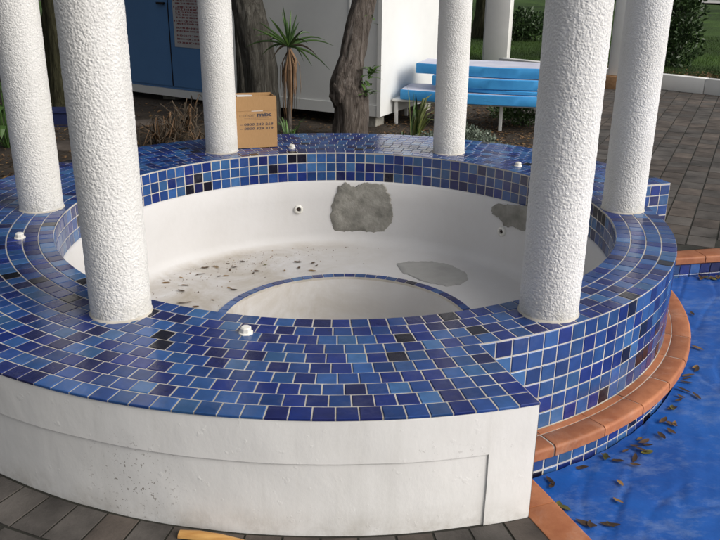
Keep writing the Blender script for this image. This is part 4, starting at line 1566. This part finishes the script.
# ================================================================== PLANTS AND TREES
def trunk(path, rads, mat, name='trunk', parent=None, n=48, rough=0.10, seed=0):
    """path through world points; adds bark relief"""
    pts = [Vector(p) for p in path]
    fine, fr_ = [], []
    S = 14
    for i in range(len(pts) - 1):
        p0, p1, p2, p3 = pts[max(i - 1, 0)], pts[i], pts[i + 1], pts[min(i + 2, len(pts) - 1)]
        for k in range(S):
            t = k / S
            q = 0.5 * ((2 * p1) + (p2 - p0) * t + (2 * p0 - 5 * p1 + 4 * p2 - p3) * t * t + (3 * p1 - p0 - 3 * p2 + p3) * t ** 3)
            fine.append(q)
            fr_.append(rads[i] + (rads[i + 1] - rads[i]) * t)
    fine.append(pts[-1]); fr_.append(rads[-1])
    v, f = [], []
    for i, p in enumerate(fine):
        t = (fine[min(i + 1, len(fine) - 1)] - fine[max(i - 1, 0)]).normalized()
        s = t.cross(Vector((0, 1, 0.001))).normalized()
        w_ = t.cross(s)
        for k in range(n):
            a = 2 * PI * k / n
            h = noise.noise(Vector((math.cos(a) * 3.2 + seed, math.sin(a) * 3.2, p.z * 2.2)))
            h2 = noise.noise(Vector((math.cos(a) * 9 + seed, math.sin(a) * 9, p.z * 5)))
            h3 = noise.noise(Vector((math.cos(a) * 22 + seed, math.sin(a) * 22, p.z * 7)))
            r = fr_[i] * (1 + rough * h + rough * 0.8 * h2 + rough * 0.7 * h3)
            v.append(p + (s * math.cos(a) + w_ * math.sin(a)) * r)
    for i in range(len(fine) - 1):
        for k in range(n):
            j = (k + 1) % n
            f.append((i * n + k, i * n + j, (i + 1) * n + j, (i + 1) * n + k))
    f.append(tuple((len(fine) - 1) * n + k for k in range(n)))
    return obj(name, v, f, mat, parent, smooth=3.2)
def crown(parent, centre, radii, count, mat, lsize=0.09, seed=1, name='crown', clumps=26):
    rnd = random.Random(seed)
    v, f = [], []
    cl = []
    for _ in range(clumps):
        while True:
            q = Vector((rnd.uniform(-1, 1), rnd.uniform(-1, 1), rnd.uniform(-1, 1)))
            if 0.25 < q.length < 1: break
        cl.append((Vector((q.x * radii[0], q.y * radii[1], q.z * radii[2])) + Vector(centre), rnd.uniform(0.22, 0.42) * min(radii)))
    for i in range(count):
        c, rr = cl[i % clumps]
        d = Vector((rnd.gauss(0, 1), rnd.gauss(0, 1), rnd.gauss(0, 1))).normalized() * rr * rnd.random() ** 0.45
        p = c + d
        a = Vector((rnd.gauss(0, 1), rnd.gauss(0, 1), rnd.gauss(0, 0.6))).normalized()
        b = a.cross(Vector((rnd.gauss(0, 1), rnd.gauss(0, 1), rnd.gauss(0, 1)))).normalized()
        s = lsize * rnd.uniform(0.6, 1.3)
        k = len(v)
        v += [p, p + a * s * 0.5 + b * s * 0.28, p + a * s, p + a * s * 0.5 - b * s * 0.28]
        f.append((k, k + 1, k + 2, k + 3))
    return obj(name, v, f, mat, parent)
def limbs(parent, base, tips, r0, mat):
    for t in tips:
        b, t = Vector(base), Vector(t)
        mid = (b + t) / 2 + Vector((random.uniform(-.2, .2), random.uniform(-.2, .2), 0.15))
        MB().tube([b, mid, t], [r0, r0 * 0.65, r0 * 0.25], 8).build('limb', mat, parent, smooth=3.2)

def tree(base_px, mid_pts, rads, mat, label, cr, seed, name='tree', leafmat='leaf_deep', ls=0.10, cnt=5000, extra=None):
    p = Vector(base_px)
    e = empty(name, (p.x, p.y, p.z))
    tag(e, label, 'tree')
    path = [p + Vector((0, 0, -0.08))] + [Vector(q) for q in mid_pts]
    trunk(path, rads, mat, 'trunk', e, seed=seed)
    top = path[-1]
    c = Vector(cr[0])
    limbs(e, top - Vector((0, 0, 0.12)), [c + Vector((math.cos(k * 2.1) * cr[1][0] * 0.6, math.sin(k * 2.1) * cr[1][1] * 0.6, random.uniform(-.2, .4) * cr[1][2])) for k in range(4)], rads[-1] * 0.7, mat)
    crown(e, c, cr[1], cnt, M[leafmat], ls, seed)
    return e
def at(u, v_, dist_y):
    """point on the pixel's ray at world depth y"""
    d = ray(u, v_)
    return CAM + d * ((dist_y - CAM.y) / d.y)
SOIL = -0.31
# trunk in front of the cabin, leaning, with a knobbly foot
ty = 3.35
t1 = tree((0.13, ty, SOIL), [at(352, 104, ty), at(347, 84, ty + .02), at(352, 58, ty + .05), at(357, 30, ty + 0.1), at(366, -5, ty + 0.15), at(378, -60, ty + 0.2), at(395, -130, ty + .3)],
          [0.155, 0.152, 0.150, 0.112, 0.108, 0.104, 0.10, 0.095], M['bark'], 'leaning brown trunk with a knobbly foot in front of the white cabin',
          ((0.9, 4.2, 4.9), (1.8, 1.6, 0.9)), 11)
kn = MB()
kv, kf = [], []
kc = at(343, 92, ty - 0.02)
bm = bmesh.new()
bmesh.ops.create_icosphere(bm, subdivisions=4, radius=1)
for q in bm.verts:
    h = 1 + 0.22 * noise.noise(q.co * 2.2) + 0.12 * noise.noise(q.co * 6)
    q.co = Vector((q.co.x * 0.115 * h, q.co.y * 0.12 * h, q.co.z * 0.16 * h)) + kc
me = bpy.data.meshes.new('burl'); bm.to_mesh(me); bm.free()
me.materials.append(M['bark'])
me.polygons.foreach_set('use_smooth', [True] * len(me.polygons))
o = bpy.data.objects.new('burl', me); COL.objects.link(o); attach(o, t1)
def sprig(parent, p, n, L, mat, seed):
    rnd = random.Random(seed)
    mb = MB()
    for _ in range(n):
        a = rnd.uniform(0, 6.28)
        d = Vector((math.cos(a), math.sin(a) - 0.4, rnd.uniform(-0.1, 0.9))).normalized()
        s = d.cross(Vector((0, 0, 1))).normalized()
        st = p + Vector((rnd.uniform(-.03, .03), rnd.uniform(-.03, .03), rnd.uniform(-.05, .05)))
        mb.strip([st, st + d * L * 0.5, st + d * L + Vector((0, 0, -L * 0.15))], [L * 0.08, L * 0.19, 0.001], s)
    return mb.build('sprout', mat, parent)
sprig(t1, at(370, 74, ty - 0.10), 22, 0.095, M['leaf_bright'], 3)
sprig(t1, at(368, 91, ty - 0.10), 20, 0.085, M['leaf_bright'], 4)
sprig(t1, at(371, 20, ty - 0.08), 7, 0.055, M['leaf_bright'], 5)
# two trunks behind the cardboard box
ty2 = 3.75
tree(at(264, 131, ty2) * 1.0, [at(262, 92, ty2), at(258, 55, ty2), at(251, 20, ty2), at(242, -20, ty2 + .1), at(230, -90, ty2 + .2)],
     [0.17, 0.148, 0.150, 0.145, 0.14, 0.12], M['bark_grey'], 'thick grey trunk rising behind the cardboard box', ((-1.6, 4.8, 5.0), (1.7, 1.5, 0.9)), 12)
ty3 = 4.3
tree(at(243, 130, ty3), [at(243, 80, ty3), at(241, 40, ty3), at(238, -5, ty3), at(232, -70, ty3)],
     [0.07, 0.06, 0.058, 0.055, 0.05], M['bark_grey'], 'slender dark trunk close beside the thick grey one', ((-1.2, 5.4, 4.9), (1.0, 1.0, 0.7)), 13, cnt=2500)
# mossy trunk on the left
ty4 = 4.6
tree(at(66, 112, ty4), [at(63, 60, ty4), at(59, 10, ty4), at(54, -40, ty4), at(48, -110, ty4)],
     [0.18, 0.165, 0.155, 0.15, 0.14], M['bark_moss'], 'mossy trunk between two white columns by the blue trough', ((-3.6, 5.0, 3.2), (2.2, 1.8, 1.1)), 14, cnt=7000)
# large background trees; the first three are unseen, added to darken tile reflections
for k, (x, y, h, r, lab, mt) in enumerate([(-5.2, 7.6, 3.4, 2.6, 'unseen dense dark tree added past the blue shed', 'leaf_deep'), (-7.0, 3.2, 3.0, 2.6, 'unseen spreading dark tree added on the garden side of the spa', 'leaf_deep'),
                                           (-1.0, 10.5, 4.2, 2.8, 'unseen tall dark tree added behind the shed and cabin', 'leaf_deep'),
                                           (3.4, 15.0, 4.2, 2.8, 'tree behind the broad white post', 'leaf_green'), (8.5, 20.0, 5.0, 3.2, 'tree on the lawn behind the shrub', 'leaf_green'),
                                           (15.5, 25.0, 5.0, 3.2, 'far tree standing on the open lawn', 'leaf_green'), (18.5, 27.5, 5.2, 3.0, 'far tree at the edge of the lawn by the drive', 'leaf_green'), (6.2, 27.0, 5.0, 3.4, 'distant tree beyond the shaded lawn', 'leaf_deep')]):
    zb = SOIL if k < 3 else lawn_z(x, y)
    e = empty('tree', (x, y, zb)); tag(e, lab, 'tree', 'background trees')
    rr = 0.20 if k < 3 else 0.24
    trunk([(x, y, zb - 0.1), (x + .05, y, zb + 0.7), (x - .05, y, zb + 1.5), (x, y, zb + h * 0.62)], [rr * 1.25, rr, rr * 0.9, rr * 0.7], M['bark_moss'], 'trunk', e, seed=20 + k)
    limbs(e, (x, y, zb + h * 0.58), [(x + math.cos(q * 1.57) * r * 0.6, y + math.sin(q * 1.57) * r * 0.6, zb + h + 0.2) for q in range(4)], rr * 0.5, M['bark_moss'])
    crown(e, (x, y, zb + h + (0.3 if k > 2 else -0.4)), (r, r, r * 0.62), 7000, M[mt], 0.2, 40 + k, clumps=34)

# cordyline in front of the cabin
cy_ = 3.1
cb = at(288, 137, cy_); cb.z = SOIL
ct = at(289, 47, cy_)
cord = empty('cabbage_tree', (cb.x, cb.y, cb.z))
tag(cord, 'young cabbage tree with spiky green leaves and a brown skirt', 'cabbage tree')
MB().tube([cb - Vector((0, 0, .05)), (cb + ct) / 2 + Vector((0.01, 0, 0)), ct], [0.028, 0.022, 0.018], 10).build('trunk', M['bark'], cord, smooth=3.2)
rnd = random.Random(21)
tips = [(269, 17), (282, 12), (291, 10), (299, 22), (255, 36), (262, 55), (246, 47), (325, 40), (334, 46), (318, 57), (304, 62), (330, 70), (272, 60), (278, 30), (295, 28), (308, 44), (264, 30), (252, 28), (300, 40), (276, 48), (312, 66), (287, 20), (274, 22), (283, 6), (297, 14), (303, 30), (267, 42), (290, 24), (259, 22), (310, 33), (280, 38), (294, 36)]
for i, (u, v_) in enumerate(tips):
    tip = at(u, v_, cy_ + rnd.uniform(-0.25, 0.25))
    d = tip - ct
    s = d.cross(Vector((0.1, 1, 0.2))).normalized()
    arch = 0.05 if v_ > 30 else 0.015
    P_ = [ct + d * t + Vector((0, 0, arch * 4 * t * (1 - t))) for t in (0, .14, .3, .46, .62, .8, 1)]
    mb = MB().strip(P_, [0.006, 0.009, 0.0095, 0.009, 0.0075, 0.005, 0.0008], s, 0.35)
    mt = M['leaf_green'] if v_ < 50 or i % 3 else M['straw_dark']
    if i in (0, 1, 2, 13, 21): mt = M['leaf_bright']
    mb.build('leaf', mt, cord)
for i in range(17):
    a = rnd.uniform(0, 6.28)
    z0 = rnd.uniform(-0.02, 0.04)
    L = rnd.uniform(0.22, 0.58)
    s0 = ct + Vector((math.cos(a) * 0.015, math.sin(a) * 0.015, -z0 - 0.02))
    o1 = rnd.uniform(0.03, 0.075)
    mb = MB().strip([s0, s0 + Vector((math.cos(a) * o1, math.sin(a) * o1, -L * 0.3)), s0 + Vector((math.cos(a) * o1 * 1.1, math.sin(a) * o1 * 1.1, -L * 0.7)), s0 + Vector((math.cos(a) * o1 * 0.8, math.sin(a) * o1 * 0.8, -L))],
                    [0.007, 0.010, 0.008, 0.001], Vector((-math.sin(a), math.cos(a), 0)), 0.4)
    mb.build('dead_leaf', M['straw'], cord)

def tuft(name, label, cat, base, n, L, wd, mat, spread, seed, group=None, lean=(0, 0), droop=0.0):
    rnd = random.Random(seed)
    e = empty(name, base)
    tag(e, label, cat, group)
    b = Vector(base)
    for i in range(n):
        a = rnd.uniform(0, 6.28)
        l = L * rnd.uniform(0.65, 1.1)
        o = spread * rnd.uniform(0.2, 1.0)
        dx = Vector((math.cos(a) * o + lean[0], math.sin(a) * o + lean[1], 0))
        up = math.sqrt(max(l * l - dx.length ** 2, (0.35 * l) ** 2))
        p0 = b + Vector((rnd.uniform(-.03, .03), rnd.uniform(-.03, .03), -0.02))
        pts = [p0, p0 + dx * 0.22 + Vector((0, 0, up * 0.42)), p0 + dx * 0.58 + Vector((0, 0, up * 0.8)), p0 + dx + Vector((0, 0, up * rnd.uniform(0.78, 1.0)))]
        if droop:
            k_ = rnd.uniform(0.2, 1.0)
            pts[2].z -= up * 0.25 * k_; pts[3].z = b.z + up * (0.75 - 0.85 * k_)
            pts[2] += Vector((rnd.uniform(-.05, .05), rnd.uniform(-.05, .05), 0))
        m = mat[i % len(mat)] if isinstance(mat, list) else mat
        MB().strip(pts, [wd * 0.7, wd, wd * 0.75, 0.001], Vector((-math.sin(a), math.cos(a), 0)), 0.35).build('leaf', m, e)
    return e
pf = at(414, 133, 3.25); pf.z = SOIL
tuft('flax_plant', 'green strap leaved flax between the cabin and the white column', 'plant', pf, 20, 0.50, 0.013, [M['leaf_flax'], M['leaf_flax'], M['leaf_green']], 0.24, 31, lean=(0.10, 0))
pg = at(290, 136, 2.75); pg.z = SOIL
tuft('lily_plant', 'low green strap leaved clump under the cabbage tree', 'plant', pg, 30, 0.33, 0.010, [M['leaf_green'], M['leaf_bright'], M['leaf_deep']], 0.17, 33)
pg = at(405, 137, 2.9); pg.z = SOIL
tuft('lily_plant', 'small green clump at the foot of the flax', 'plant', pg, 14, 0.20, 0.008, [M['leaf_green'], M['leaf_deep']], 0.13, 34)
# dry frond heap by the shed
for i, (u, v_, yy, L) in enumerate([(175, 136, 2.9, 0.42), (188, 132, 3.1, 0.46), (160, 139, 2.7, 0.34), (198, 138, 2.6, 0.30)]):
    q = at(u, v_, yy); q.z = bed_z(q.x, q.y)
    tuft('dead_plant', ['brown collapsed dead plant in the middle of the heap by the blue shed', 'tallest brown dead plant of the heap, close to the column by the box',
         'low brown dead plant at the far side of the heap, away from the box', 'small brown dead plant right behind the blue tiles, by the column'][i], 'dead plant', q, 46, L * 1.05, 0.006, [M['straw'], M['straw_dark'], M['straw_dark'], M['straw_dark']], L * 0.95, 50 + i, 'dead plants heaped before the shed', droop=1)

# grey-green low bushes in front of the bench
def bushy(name, label, base, radii, count, mat, seed, ls, group=None, cat='bush'):
    rnd = random.Random(seed)
    e = empty(name, base); tag(e, label, cat, group)
    b = Vector(base)
    v, f = [], []
    st = MB()
    for s in range(9):
        a = rnd.uniform(0, 6.28)
        tip = b + Vector((math.cos(a) * radii[0] * rnd.uniform(.2, .8), math.sin(a) * radii[1] * rnd.uniform(.2, .8), radii[2] * rnd.uniform(.7, 1.5)))
        st.tube([b - Vector((0, 0, .02)), (b + tip) / 2 + Vector((0, 0, .03)), tip], [0.006, 0.005, 0.002], 5)
    st.build('stems', M['bark_grey'], e)
    c = b + Vector((0, 0, radii[2] * 0.85))
    for i in range(count):
        while True:
            q = Vector((rnd.uniform(-1, 1), rnd.uniform(-1, 1), rnd.uniform(-1, 1)))
            if q.length < 1: break
        h = 1 + 0.5 * noise.noise(q * 2.3 + Vector((seed, 0, 0)))
        p = c + Vector((q.x * radii[0] * h, q.y * radii[1] * h, q.z * radii[2] * h))
        a = Vector((q.x * 0.7 + rnd.gauss(0, .5), q.y * 0.7 + rnd.gauss(0, .5), 0.5 + rnd.gauss(0, .5))).normalized()
        bb = a.cross(Vector((rnd.gauss(0, 1), rnd.gauss(0, 1), rnd.gauss(0, 1)))).normalized()
        s = ls * rnd.uniform(0.6, 1.3)
        k = len(v)
        v += [p, p + a * s * 0.5 + bb * s * 0.2, p + a * s, p + a * s * 0.5 - bb * s * 0.2]
        f.append((k, k + 1, k + 2, k + 3))
    obj('foliage', v, f, mat, e)
    return e
for i, (u, v_, yy, r, lab) in enumerate([(478, 140, 2.75, 0.17, 'grey green low bush right beside the white column'), (494, 146, 2.45, 0.13, 'grey green low bush spilling to the blue tiles'),
                                         (436, 136, 2.95, 0.15, 'grey green low bush between the flax and the column'), (524, 118, 4.0, 0.19, 'dull green low bush under the far end of the foam boards'),
                                         (505, 113, 4.45, 0.17, 'dull green low bush behind the bench legs'), (466, 130, 3.2, 0.15, 'grey green low bush close under the bench')]):
    q = at(u, v_, yy); q.z = bed_z(q.x, q.y) - 0.01
    bushy('low_bush', lab, q, (r, r, r * 0.55), 900, M['leaf_silver'] if i in (0, 1, 2, 5) else M['leaf_green'], 60 + i, 0.035, 'low bushes in the garden bed')
# broad leaved plants far left
for i, (u, v_, yy, r, lab) in enumerate([(9, 152, 2.9, 0.34, 'broad leaved green plant past the column by the mossy trunk'), (-14, 130, 3.6, 0.5, 'taller broad leaved green shrub behind the other broad leaved plant')]):
    q = at(u, v_, yy); q.z = bed_z(q.x, q.y)
    rnd = random.Random(80 + i)
    e = empty('broadleaf_plant', q); tag(e, lab, 'plant')
    for k in range(26):
        a = rnd.uniform(0, 6.28)
        d = Vector((math.cos(a), math.sin(a), 0))
        h = rnd.uniform(0.1, 0.65) * (1 + i * .6)
        s = q + d * r * rnd.uniform(0.05, 0.5) + Vector((0, 0, h))
        L = rnd.uniform(0.14, 0.26)
        MB().tube([q + d * 0.02, (q + s) / 2 + d * 0.03, s], [0.006, 0.005, 0.004], 5).strip([s, s + d * L * .35 + Vector((0, 0, .03)), s + d * L * .7 + Vector((0, 0, .01)), s + d * L + Vector((0, 0, -.06))], [0.01, L * .24, L * .2, 0.001], Vector((-d.y, d.x, 0)), 0.2).build('leaf', M['leaf_green'] if k % 3 else M['leaf_deep'], e)
# shrub on the lawn side of the kerb
q = Vector(on_z(672, 66, -0.31))
bushy('shrub', 'dark upright shrub on the mulch behind the kerb', q, (0.36, 0.36, 0.75), 3800, M['leaf_deep'], 71, 0.085, cat='shrub')
q = Vector(on_z(648, 63, -0.31))
bushy('shrub', 'dark shrub behind the column by the tiled stub', q, (0.40, 0.40, 0.6), 2600, M['leaf_deep'], 72, 0.085, cat='shrub')
q = Vector(on_z(520, 40, -0.31))
bushy('shrub', 'shaded shrub between the white posts', q, (0.7, 0.5, 0.35), 2600, M['leaf_deep'], 73, 0.10, cat='shrub')

# blue trough on the left
pq = at(64, 127, 4.0)
pot = empty('planter_trough', (pq.x, pq.y, bed_z(pq.x, pq.y)))
tag(pot, 'dark blue plastic trough at the foot of the mossy trunk', 'planter')
h0 = bed_z(pq.x, pq.y)
tp = MB()
def ring4(z, sx, sy):
    return [(pq.x + a_ * sx, pq.y + b_ * sy, z) for a_, b_ in ((-1, -1), (1, -1), (1, 1), (-1, 1))]
vv = ring4(h0 - 0.01, 0.12, 0.09) + ring4(h0 + 0.145, 0.15, 0.115) + ring4(h0 + 0.145, 0.163, 0.128) + ring4(h0 + 0.162, 0.163, 0.128) + ring4(h0 + 0.162, 0.142, 0.107) + ring4(h0 + 0.06, 0.13, 0.098)
ff = []
for k in range(5):
    for i in range(4):
        j = (i + 1) % 4
        ff.append((k * 4 + i, k * 4 + j, (k + 1) * 4 + j, (k + 1) * 4 + i))
ff.append((20, 21, 22, 23)); ff.append((3, 2, 1, 0))
tp.add(vv, ff).build('tub', M['blue_pot'], pot)
MB().box((pq.x - .13, pq.y - .096, h0 + 0.02), (pq.x + .13, pq.y + .096, h0 + 0.125)).build('potting_soil', M['soil'], pot)
# stone edging seen between the two left columns
for (u, v_, yy, sx) in ((66, 148, 2.75, 0.16), (148, 124, 3.9, 0.20)):
    q = at(u, v_, yy)
    z0 = bed_z(q.x, q.y)
    bm = bmesh.new(); bmesh.ops.create_icosphere(bm, subdivisions=3, radius=1)
    for x in bm.verts:
        h = 1 + 0.25 * noise.noise(x.co * 1.6 + Vector((u, 0, 0)))
        x.co = Vector((x.co.x * sx * h, x.co.y * 0.09 * h, max(-0.5, x.co.z) * 0.05 * h))
    me = bpy.data.meshes.new('stone'); bm.to_mesh(me); bm.free()
    me.materials.append(M['paver_b'])
    me.polygons.foreach_set('use_smooth', [True] * len(me.polygons))
    o = bpy.data.objects.new('stone', me); COL.objects.link(o)
    o.location = (q.x, q.y, z0 + 0.01)
    o.rotation_euler = (0, 0, 0.3)
    tag(o, 'flat brown stone in the soil between the two columns by the trough' if u < 100 else 'flat brown stone in the dark under the blue shed', 'stone')

# ------------------------------------------------------------------ litter and grass (uncountable)
rnd = random.Random(5)
v, f, fm = [], [], []
def chip(x, y, z, L):
    a = rnd.uniform(0, 6.28)
    d = Vector((math.cos(a), math.sin(a), rnd.uniform(-.3, .3))).normalized()
    s = Vector((-d.y, d.x, rnd.uniform(-.4, .4))).normalized()
    p = Vector((x, y, z + 0.008))
    k = len(v)
    w_ = L * rnd.uniform(0.12, 0.32)
    v.extend([p - d * L / 2, p + s * w_ + Vector((0, 0, .004)), p + d * L / 2, p - s * w_ + Vector((0, 0, .004))])
    f.append((k, k + 1, k + 2, k + 3)); fm.append(0 if rnd.random() < 0.6 else (1 if rnd.random() < .6 else 2))
for _ in range(26000):
    a = rad(rnd.uniform(51, 192)); r = 2.0 + 4.5 * rnd.random() ** 1.5
    x, y = r * math.cos(a), r * math.sin(a)
    if x > 1.95: continue
    dens = 0.35 if x < 0.5 else 1.0
    if rnd.random() > dens: continue
    chip(x, y, bed_z(x, y), rnd.uniform(0.02, 0.055))
tag(obj('leaf_litter', v, f, [M['mulch'], M['leaf'], M['leaf_dark']], None, True, None, fm), 'brown leaf litter and bark chips over the garden bed', 'leaf litter', kind='stuff')
v, f, fm = [], [], []
for _ in range(9000):
    u = rnd.uniform(-2.5, 3.5); w_ = 0.35 + abs(rnd.gauss(0, 0.55)) + 0.2 * math.sin(u * 2)
    p = KP + KD * u + KN * w_
    chip(p.x, p.y, lawn_z(p.x, p.y), rnd.uniform(0.03, 0.08))
tag(obj('bark_mulch', v, f, [M['mulch'], M['leaf'], M['leaf_dark']], None, True, None, fm), 'brown bark mulch on the grass behind the white kerb', 'mulch', kind='stuff')
gv, gf = [], []
for _ in range(60000):
    u = rnd.uniform(-7, 4); w_ = 0.12 + 9 * rnd.random() ** 1.6
    p = KP + KD * u + KN * w_
    z = lawn_z(p.x, p.y)
    a = rnd.uniform(0, 6.28); h = rnd.uniform(0.02, 0.06)
    k = len(gv)
    gv += [(p.x - 0.004 * math.cos(a), p.y - 0.004 * math.sin(a), z), (p.x + 0.004 * math.cos(a), p.y + 0.004 * math.sin(a), z), (p.x + rnd.uniform(-.02, .02), p.y + rnd.uniform(-.02, .02), z + h)]
    gf.append((k, k + 1, k + 2))
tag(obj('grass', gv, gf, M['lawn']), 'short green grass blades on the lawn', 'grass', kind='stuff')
# drive far beyond the lawn
dv = []
for u in (-30, 36):
    for w_ in (29, 33):
        p = KP + KD * u + KN * w_
        dv.append((p.x, p.y, -0.24))
tag(obj('drive', dv, [(0, 2, 3, 1)], M['mortar_pale']), kind='structure')

# crumbs and silt swept against the far side of the bench
v, f, fm = [], [], []
for _ in range(260):
    a = rad(rnd.gauss(126, 24)); r = 1.21 - abs(rnd.gauss(0, 0.10)) - (0.25 * rnd.random() if rnd.random() < 0.35 else 0)
    chip(r * math.cos(a), r * math.sin(a), BENCH - 0.006 + max(0, r - 1.17) * 0.15, rnd.uniform(0.004, 0.014))
tag(obj('debris', v, f, [M['mulch'], M['leaf'], M['mulch']], None, True, None, fm), 'fine brown crumbs of leaf swept over the spa bench', 'debris', kind='stuff')
